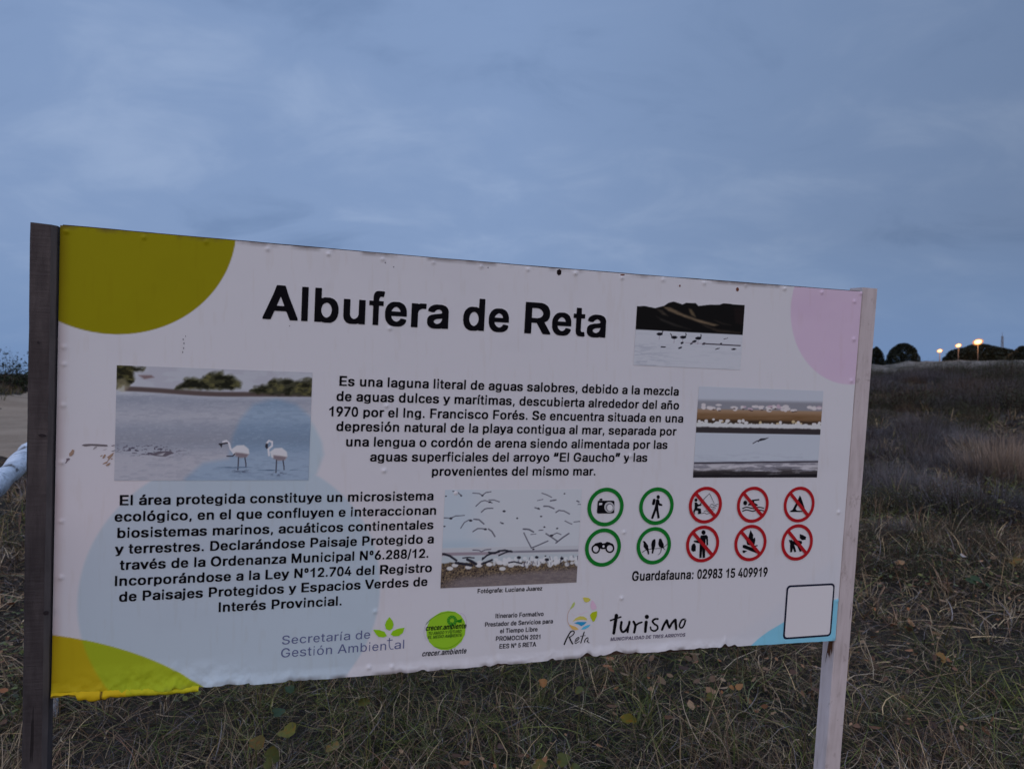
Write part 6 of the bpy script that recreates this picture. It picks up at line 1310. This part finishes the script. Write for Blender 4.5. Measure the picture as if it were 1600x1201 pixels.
GREY_T = [(0.118, 0.104, 0.104), (0.092, 0.078, 0.076), (0.06, 0.046, 0.040), (0.145, 0.130, 0.128)]
BROWN_T = [(0.07, 0.052, 0.04), (0.05, 0.038, 0.03), (0.10, 0.08, 0.06)]
OLIVE_L = [(0.042, 0.050, 0.020), (0.055, 0.060, 0.026), (0.032, 0.040, 0.018), (0.07, 0.066, 0.03)]
GREY_L = [(0.100, 0.090, 0.086), (0.074, 0.066, 0.062), (0.125, 0.112, 0.108)]
TAN_T = [(0.38, 0.285, 0.205), (0.31, 0.23, 0.165), (0.42, 0.33, 0.25), (0.22, 0.16, 0.11)]
grey_m = [bush_mesh('bush', 1300, 1900, 1.0, 0.5, GREY_T, GREY_L, 200 + k, spread=1.2, leaf_s=0.0065, tw=0.0045, droop=0.9) for k in range(3)]
olive_m = [bush_mesh('bush', 700, 3400, 1.0, 0.5, BROWN_T, OLIVE_L, 210 + k, spread=1.1, leaf_s=0.0095, tw=0.005) for k in range(3)]
pale_m = [bush_mesh('bush', 1300, 1900, 1.0, 0.5, [(0.19, 0.172, 0.172), (0.15, 0.134, 0.130), (0.225, 0.205, 0.20)], [(0.13, 0.125, 0.11), (0.10, 0.096, 0.085)], 230 + k, spread=1.2, leaf_s=0.0065, tw=0.0045, droop=0.9) for k in range(2)]
rust_m = [bush_mesh('bush', 1100, 1900, 1.0, 0.5, BROWN_T + [(0.13, 0.075, 0.045)], [(0.10, 0.058, 0.034), (0.07, 0.048, 0.03), (0.085, 0.075, 0.03)], 234 + k, spread=1.2, leaf_s=0.0075, tw=0.0045, droop=0.9) for k in range(2)]
tan_m = [bush_mesh('bush', 1500, 0, 1.0, 0.8, TAN_T, TAN_T, 220 + k, spread=0.7, tw=0.006, droop=0.9) for k in range(2)]
def place(name, me, x, y, s, sz, label, cat, group=None, rz=None):
    o = link(name, me); o.location = (x, y, float(ground_z(x, y)) - 0.02)
    o.scale = (s, s, sz); o.rotation_euler = (0, 0, random.uniform(0, 6.28) if rz is None else rz)
    return tag(o, label, cat, group)
def at(px_, py_): p = ground_at(px_, py_, 0.0); return p.x, p.y
for k, (bx, by, s, sz, lb) in enumerate(((1560, 742, 1.15, 0.95, 'tall tan feathery grass tuft at the right edge of the picture'), (1592, 748, 0.9, 0.85, 'tan feathery grass tuft cut by the right edge of the picture'))):
    place('grass_tuft', tan_m[k % 2], *at(bx, by), s, sz, lb, 'grass tuft')
place('scrub_bush', pale_m[0], *at(1432, 765), 1.2, 0.9, 'wide grey-lilac twiggy bush in the field right of the pale post', 'bush')
place('scrub_bush', pale_m[1], *at(1395, 835), 0.55, 0.5, 'small silvery bush close to the right side of the pale post', 'bush')
place('scrub_bush', olive_m[0], *at(1555, 800), 0.9, 0.7, 'dark green bush under the tan grass tuft', 'bush')
place('scrub_bush', olive_m[1], *at(1370, 745), 1.0, 0.8, 'yellowish olive bush beside the middle of the pale post', 'bush')
rs = random.Random(3)
cnt = 0
while cnt < 165:
    rr_ = math.exp(rs.uniform(math.log(9.0), math.log(80))); aa_ = rs.uniform(0.30, 0.66) if rs.random() < 0.82 else rs.uniform(-0.5, 0.3)
    x_, y_ = math.sin(aa_) * rr_, math.cos(aa_) * rr_
    if path_dist(np.array(x_), np.array(y_)) < 1.4: continue
    cnt += 1
    big = 1.0 + 0.012 * rr_
    kind_ = rs.random()
    if kind_ < 0.16:
        place('scrub_bush', rs.choice(pale_m), x_, y_, rs.uniform(0.5, 1.2) * big, rs.uniform(0.5, 1.0) * big, 'pale silvery twiggy bush among darker scrub in the dry field', 'bush', 'silvery bushes in the field')
    elif kind_ < 0.36:
        place('scrub_bush', rs.choice(rust_m), x_, y_, rs.uniform(0.5, 1.2) * big, rs.uniform(0.4, 1.0) * big, 'low rusty brown bush among grey scrub in the dry field', 'bush', 'rusty brown bushes in the field')
    elif kind_ < 0.70:
        place('scrub_bush', rs.choice(grey_m), x_, y_, rs.uniform(0.6, 1.5) * big, rs.uniform(0.5, 1.1) * big, 'low grey-brown twiggy scrub bush in the dry field', 'bush', 'grey scrub bushes in the field')
    else:
        place('scrub_bush', rs.choice(olive_m), x_, y_, rs.uniform(0.5, 1.2) * big, rs.uniform(0.4, 1.0) * big, 'low dark olive scrub bush in the dry field', 'bush', 'olive scrub bushes in the field')
for k in range(18):                            # greener growth in front of the scrub
    aa_ = rs.uniform(0.36, 0.62); rr_ = rs.uniform(6.2, 10.5)
    if k % 3:
        place('scrub_bush', rs.choice(olive_m), math.sin(aa_) * rr_, math.cos(aa_) * rr_, rs.uniform(0.4, 0.9), rs.uniform(0.25, 0.6), 'small green weedy bush at the near edge of the scrub', 'bush', 'small green bushes at the edge of the scrub')
    else:
        place('scrub_bush', rs.choice(rust_m), math.sin(aa_) * rr_, math.cos(aa_) * rr_, rs.uniform(0.4, 0.8), rs.uniform(0.3, 0.6), 'low rusty brown bush among grey scrub in the dry field', 'bush', 'rusty brown bushes in the field')
for k in range(70):
    aa_ = rs.uniform(0.40, 0.66); rr_ = rs.uniform(34, 78); q_ = rs.random()
    me_, nm_, gr_ = (rs.choice(grey_m), 'low grey-brown twiggy scrub bush in the dry field', 'grey scrub bushes in the field') if q_ < 0.4 else (rs.choice(rust_m), 'low rusty brown bush among grey scrub in the dry field', 'rusty brown bushes in the field') if q_ < 0.62 else (rs.choice(olive_m), 'low dark olive scrub bush in the dry field', 'olive scrub bushes in the field')
    place('scrub_bush', me_, math.sin(aa_) * rr_, math.cos(aa_) * rr_, rs.uniform(1.6, 4.2), rs.uniform(1.2, 2.8), nm_, 'bush', gr_)
for k in range(46):
    aa_ = rs.uniform(0.42, 0.66); rr_ = rs.uniform(60, 104)
    me_, nm_ = (rs.choice(olive_m), 'low dark olive scrub bush in the dry field') if rs.random() < 0.75 else (rs.choice(grey_m), 'low grey-brown twiggy scrub bush in the dry field')
    place('scrub_bush', me_, math.sin(aa_) * rr_, math.cos(aa_) * rr_, rs.uniform(2.0, 5.0), rs.uniform(1.6, 4.2), nm_, 'bush', 'olive scrub bushes in the field' if 'olive' in nm_ else 'grey scrub bushes in the field')
# left dune: marram grass and one leafy bush on its crest
x = RNG.uniform(-46, -20, 26000); y = RNG.uniform(26, 62, 26000); gz = ground_z(x, y)
ok = (gz > 0.35) & (path_dist(x, y) > 1.0); x, y, gz = x[ok], y[ok], gz[ok]; n = len(x)
bl = blades(np.stack([x, y, gz], -1), RNG.uniform(0, 6.28, n), RNG.uniform(0.15, 0.5, n), np.full(n, 0.03), RNG.uniform(0.1, 1.0, n), RNG.uniform(0, 1.0, n))
mc = np.concatenate([GREENS * 0.9, STRAW * 0.55, GREYS * 0.7]); cc = mc[RNG.integers(0, len(mc), n)]
tag(link('dune_grass', fast_mesh('dune_grass', bl[0], bl[1], M_GRASS, np.repeat(cc, bl[2], 0))), 'dull green dune grass covering the low dune beyond the sand track', 'grass', kind='stuff')
dl = bush_mesh('bush', 160, 1400, 1.0, 1.2, BROWN_T, [(0.03, 0.045, 0.022), (0.045, 0.06, 0.028), (0.025, 0.035, 0.02)], 240, spread=0.9, leaf_s=0.035, tw=0.012)
place('dune_shrub', dl, -27.6, 42.0, 1.7, 1.75, 'leafy dark shrub with upright shoots on the dune crest at far left', 'shrub')
place('dune_shrub', dl, -26.9, 42.6, 0.9, 1.0, 'smaller dark shrub just right of the one on the dune crest', 'shrub', rz=2.0)

# distant trees on the dunes at right -----------------------------------
M_TRUNK = new_mat('dark_bark', 0.9, (0.05, 0.04, 0.035), 0.1)[0]
def far_tree(px_, dist, width, height, base_z, label, seed, flat=1.0):
    global RNG
    keep = RNG; RNG = np.random.default_rng(seed)
    p = far(px_, dist); e = empty('dune_tree', (p.x, p.y, base_z)); tag(e, label, 'tree', 'trees on the dunes')
    n = 13000
    th = RNG.uniform(0, 2 * math.pi, n); cz_ = RNG.random(n); rho = (0.55 + 0.45 * RNG.random(n) ** 0.5)
    lump = 0.78 + 0.44 * fbm(th * 2.2, cz_ * 4, seed, 4)
    rr_ = np.sqrt(np.maximum(0, 1 - cz_ ** 2.0)) * rho * lump
    P = np.stack([rr_ * np.cos(th) * width / 2, rr_ * np.sin(th) * width / 2 * 0.8, -0.45 * height + cz_ * height * 1.42 * (0.8 + 0.30 * lump)], -1)
    lc = np.array([(0.020, 0.026, 0.016), (0.028, 0.034, 0.020), (0.016, 0.020, 0.014), (0.036, 0.038, 0.022)])
    Lq = leaf_quads(P, RNG.uniform(0, 0.95, n), RNG.uniform(0.07, 0.16, n) * (width / 6) ** 0.5, lc[RNG.integers(0, 4, n)], 0.6)
    link('crown', fast_mesh('crown', Lq[0], Lq[1], M_LEAF, Lq[2]), e)
    V_, F_ = [], []
    for j in range(4):
        a_ = j * 1.7 + seed; tip = (math.cos(a_) * width * 0.25, math.sin(a_) * width * 0.2, height * 0.75)
        v_, f_ = tube([(0, 0, -0.3), (tip[0] * 0.2, tip[1] * 0.2, height * 0.25), (tip[0] * 0.6, tip[1] * 0.6, height * 0.5), tip], [0.16, 0.13, 0.09, 0.04], 7, j)
        o0 = len(V_); V_ += v_; F_ += [tuple(i + o0 for i in f) for f in f_]
    link('trunk', py_mesh('trunk', V_, F_, M_TRUNK), e)
    RNG = keep
def z_at(py_, dist): return 1.5 + (581.6 - py_) / 1200 * dist
for px_, d_, w_, top_, base_, lb, sd_ in ((1369, 122, 2.6, 545, 569, 'small dark tree right beside the top of the pale post', 301), (1411, 118, 5.4, 540, 566, 'big dark dome-shaped tree standing alone right of the pale post', 302),
        (1508, 150, 9.0, 545, 559, 'dark spreading tree under the middle lamp on the dune', 303), (1532, 152, 11.0, 540, 559, 'widest dark tree under the brightest lamp on the dune', 304), (1562, 150, 9.0, 545, 559, 'dark low tree at the foot of the thin mast', 305), (1600, 135, 5.5, 543, 560, 'dark round tree cut by the right edge of the picture', 306)):
    zb_ = z_at(base_, d_); far_tree(px_, d_, w_, z_at(top_, d_) - zb_, zb_, lb, sd_)

# street lamps and mast ---------------------------------------------------
M_POLE = new_mat('grey_pole', 0.6, (0.16, 0.14, 0.13), 0.4)[0]
def lamp(px_, py_, dist, power, size, ground_py, label):
    zt = z_at(py_, dist); zg = z_at(ground_py, dist); p = far(px_, dist)
    e = empty('street_lamp', (p.x, p.y, zg)); tag(e, label, 'street lamp', 'street lamps on the dune')
    H_ = zt - zg
    v_, f_ = tube([(0, 0, -1.0), (0, 0, H_ * 0.5), (0, 0, H_ + 0.1)], [0.08, 0.06, 0.05], 10, 1, 0.0)
    link('pole', py_mesh('pole', v_, f_, M_POLE, smooth=True), e)
    v_, f_ = tube([(0, 0, H_), (-size * 0.3, -size * 0.4, H_ + 0.22)], [0.05, 0.045], 8, 1, 0.0)
    link('arm', py_mesh('arm', v_, f_, M_POLE, smooth=True), e)
    m_ = bpy.data.materials.new('lamp_glow'); m_.use_nodes = True; b_ = m_.node_tree.nodes['Principled BSDF']
    b_.inputs['Base Color'].default_value = (1, 0.8, 0.5, 1); b_.inputs['Emission Color'].default_value = (1.0, 0.50, 0.17, 1); b_.inputs['Emission Strength'].default_value = 7.0
    V_, F_ = [], []
    for i in range(9):
        ph = math.pi * i / 8
        for k in range(14):
            th = 2 * math.pi * k / 14; V_.append((size * math.sin(ph) * math.cos(th), size * 0.8 * math.sin(ph) * math.sin(th), H_ + 0.1 + size * 0.62 * math.cos(ph) + 0.16 * size * math.sin(ph) * math.cos(th)))
    for i in range(8):
        for k in range(14): F_.append((i * 14 + k, (i + 1) * 14 + k, (i + 1) * 14 + (k + 1) % 14, i * 14 + (k + 1) % 14))
    link('lamp_head', py_mesh('lamp_head', V_, F_, m_, smooth=True), e)
    g_ = bpy.data.materials.new('amber_halo'); g_.use_nodes = True; t_ = g_.node_tree; t_.nodes.clear()  # see-through glowing shell added around the lamp to imitate its halo
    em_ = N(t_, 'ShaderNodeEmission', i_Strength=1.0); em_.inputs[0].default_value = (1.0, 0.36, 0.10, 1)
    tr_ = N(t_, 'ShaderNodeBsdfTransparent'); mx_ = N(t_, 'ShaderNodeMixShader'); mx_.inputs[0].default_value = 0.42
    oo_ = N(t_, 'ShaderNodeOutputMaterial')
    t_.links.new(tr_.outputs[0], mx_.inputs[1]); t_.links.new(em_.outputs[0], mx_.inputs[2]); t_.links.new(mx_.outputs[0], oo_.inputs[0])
    cz0 = H_ + 0.1
    link('lamp_halo', py_mesh('lamp_halo', [(x_ * 1.5, y_ * 1.5, cz0 + (z_ - cz0) * 1.55) for x_, y_, z_ in V_], F_, g_, smooth=True), e)
    ld = bpy.data.lights.new('lamp_light', 'POINT'); ld.energy = power; ld.color = (1.0, 0.45, 0.16); ld.shadow_soft_size = 0.5
    lo = bpy.data.objects.new('lamp_light', ld); COL.objects.link(lo); lo.parent = e; lo.location = (0, -size - 1.6, H_ + 0.3)
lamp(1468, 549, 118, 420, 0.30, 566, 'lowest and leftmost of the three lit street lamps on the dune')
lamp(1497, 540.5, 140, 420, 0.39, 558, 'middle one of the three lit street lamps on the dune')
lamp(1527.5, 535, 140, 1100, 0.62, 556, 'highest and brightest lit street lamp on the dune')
p = far(1565.5, 160); zg = z_at(556, 160); mh = z_at(525, 160) - zg
mast = empty('antenna_mast', (p.x, p.y, zg)); tag(mast, 'thin dark lattice mast on the skyline right of the lamps', 'mast')
V_, F_ = [], []
def addtube(a_, b_, r_):
    v_, f_ = tube([a_, tuple((np.array(a_) + np.array(b_)) / 2), b_], [r_] * 3, 6, 1, 0.0); o0 = len(V_)
    V_.extend(v_); F_.extend([tuple(i + o0 for i in f) for f in f_])
for k in range(3):
    a_ = 2 * math.pi * k / 3
    addtube((0.34 * math.cos(a_), 0.34 * math.sin(a_), -0.5), (0.16 * math.cos(a_), 0.16 * math.sin(a_), mh), 0.05)
    for j in range(9):
        a2 = 2 * math.pi * (k + 1) / 3; z0_, z1_ = mh * j / 9, mh * (j + 1) / 9; s0, s1 = 0.34 - 0.18 * j / 9, 0.34 - 0.18 * (j + 1) / 9
        addtube((s0 * math.cos(a_), s0 * math.sin(a_), z0_), (s1 * math.cos(a2), s1 * math.sin(a2), z1_), 0.028)
link('lattice', py_mesh('lattice', V_, F_, M_POLE), mast)
v_, f_ = tube([(0, 0, mh - 0.2), (0, 0, mh + 0.4), (0, 0, mh + 0.9)], [0.04, 0.03, 0.02], 6, 1, 0.0)
link('antenna', py_mesh('antenna', v_, f_, M_POLE), mast)
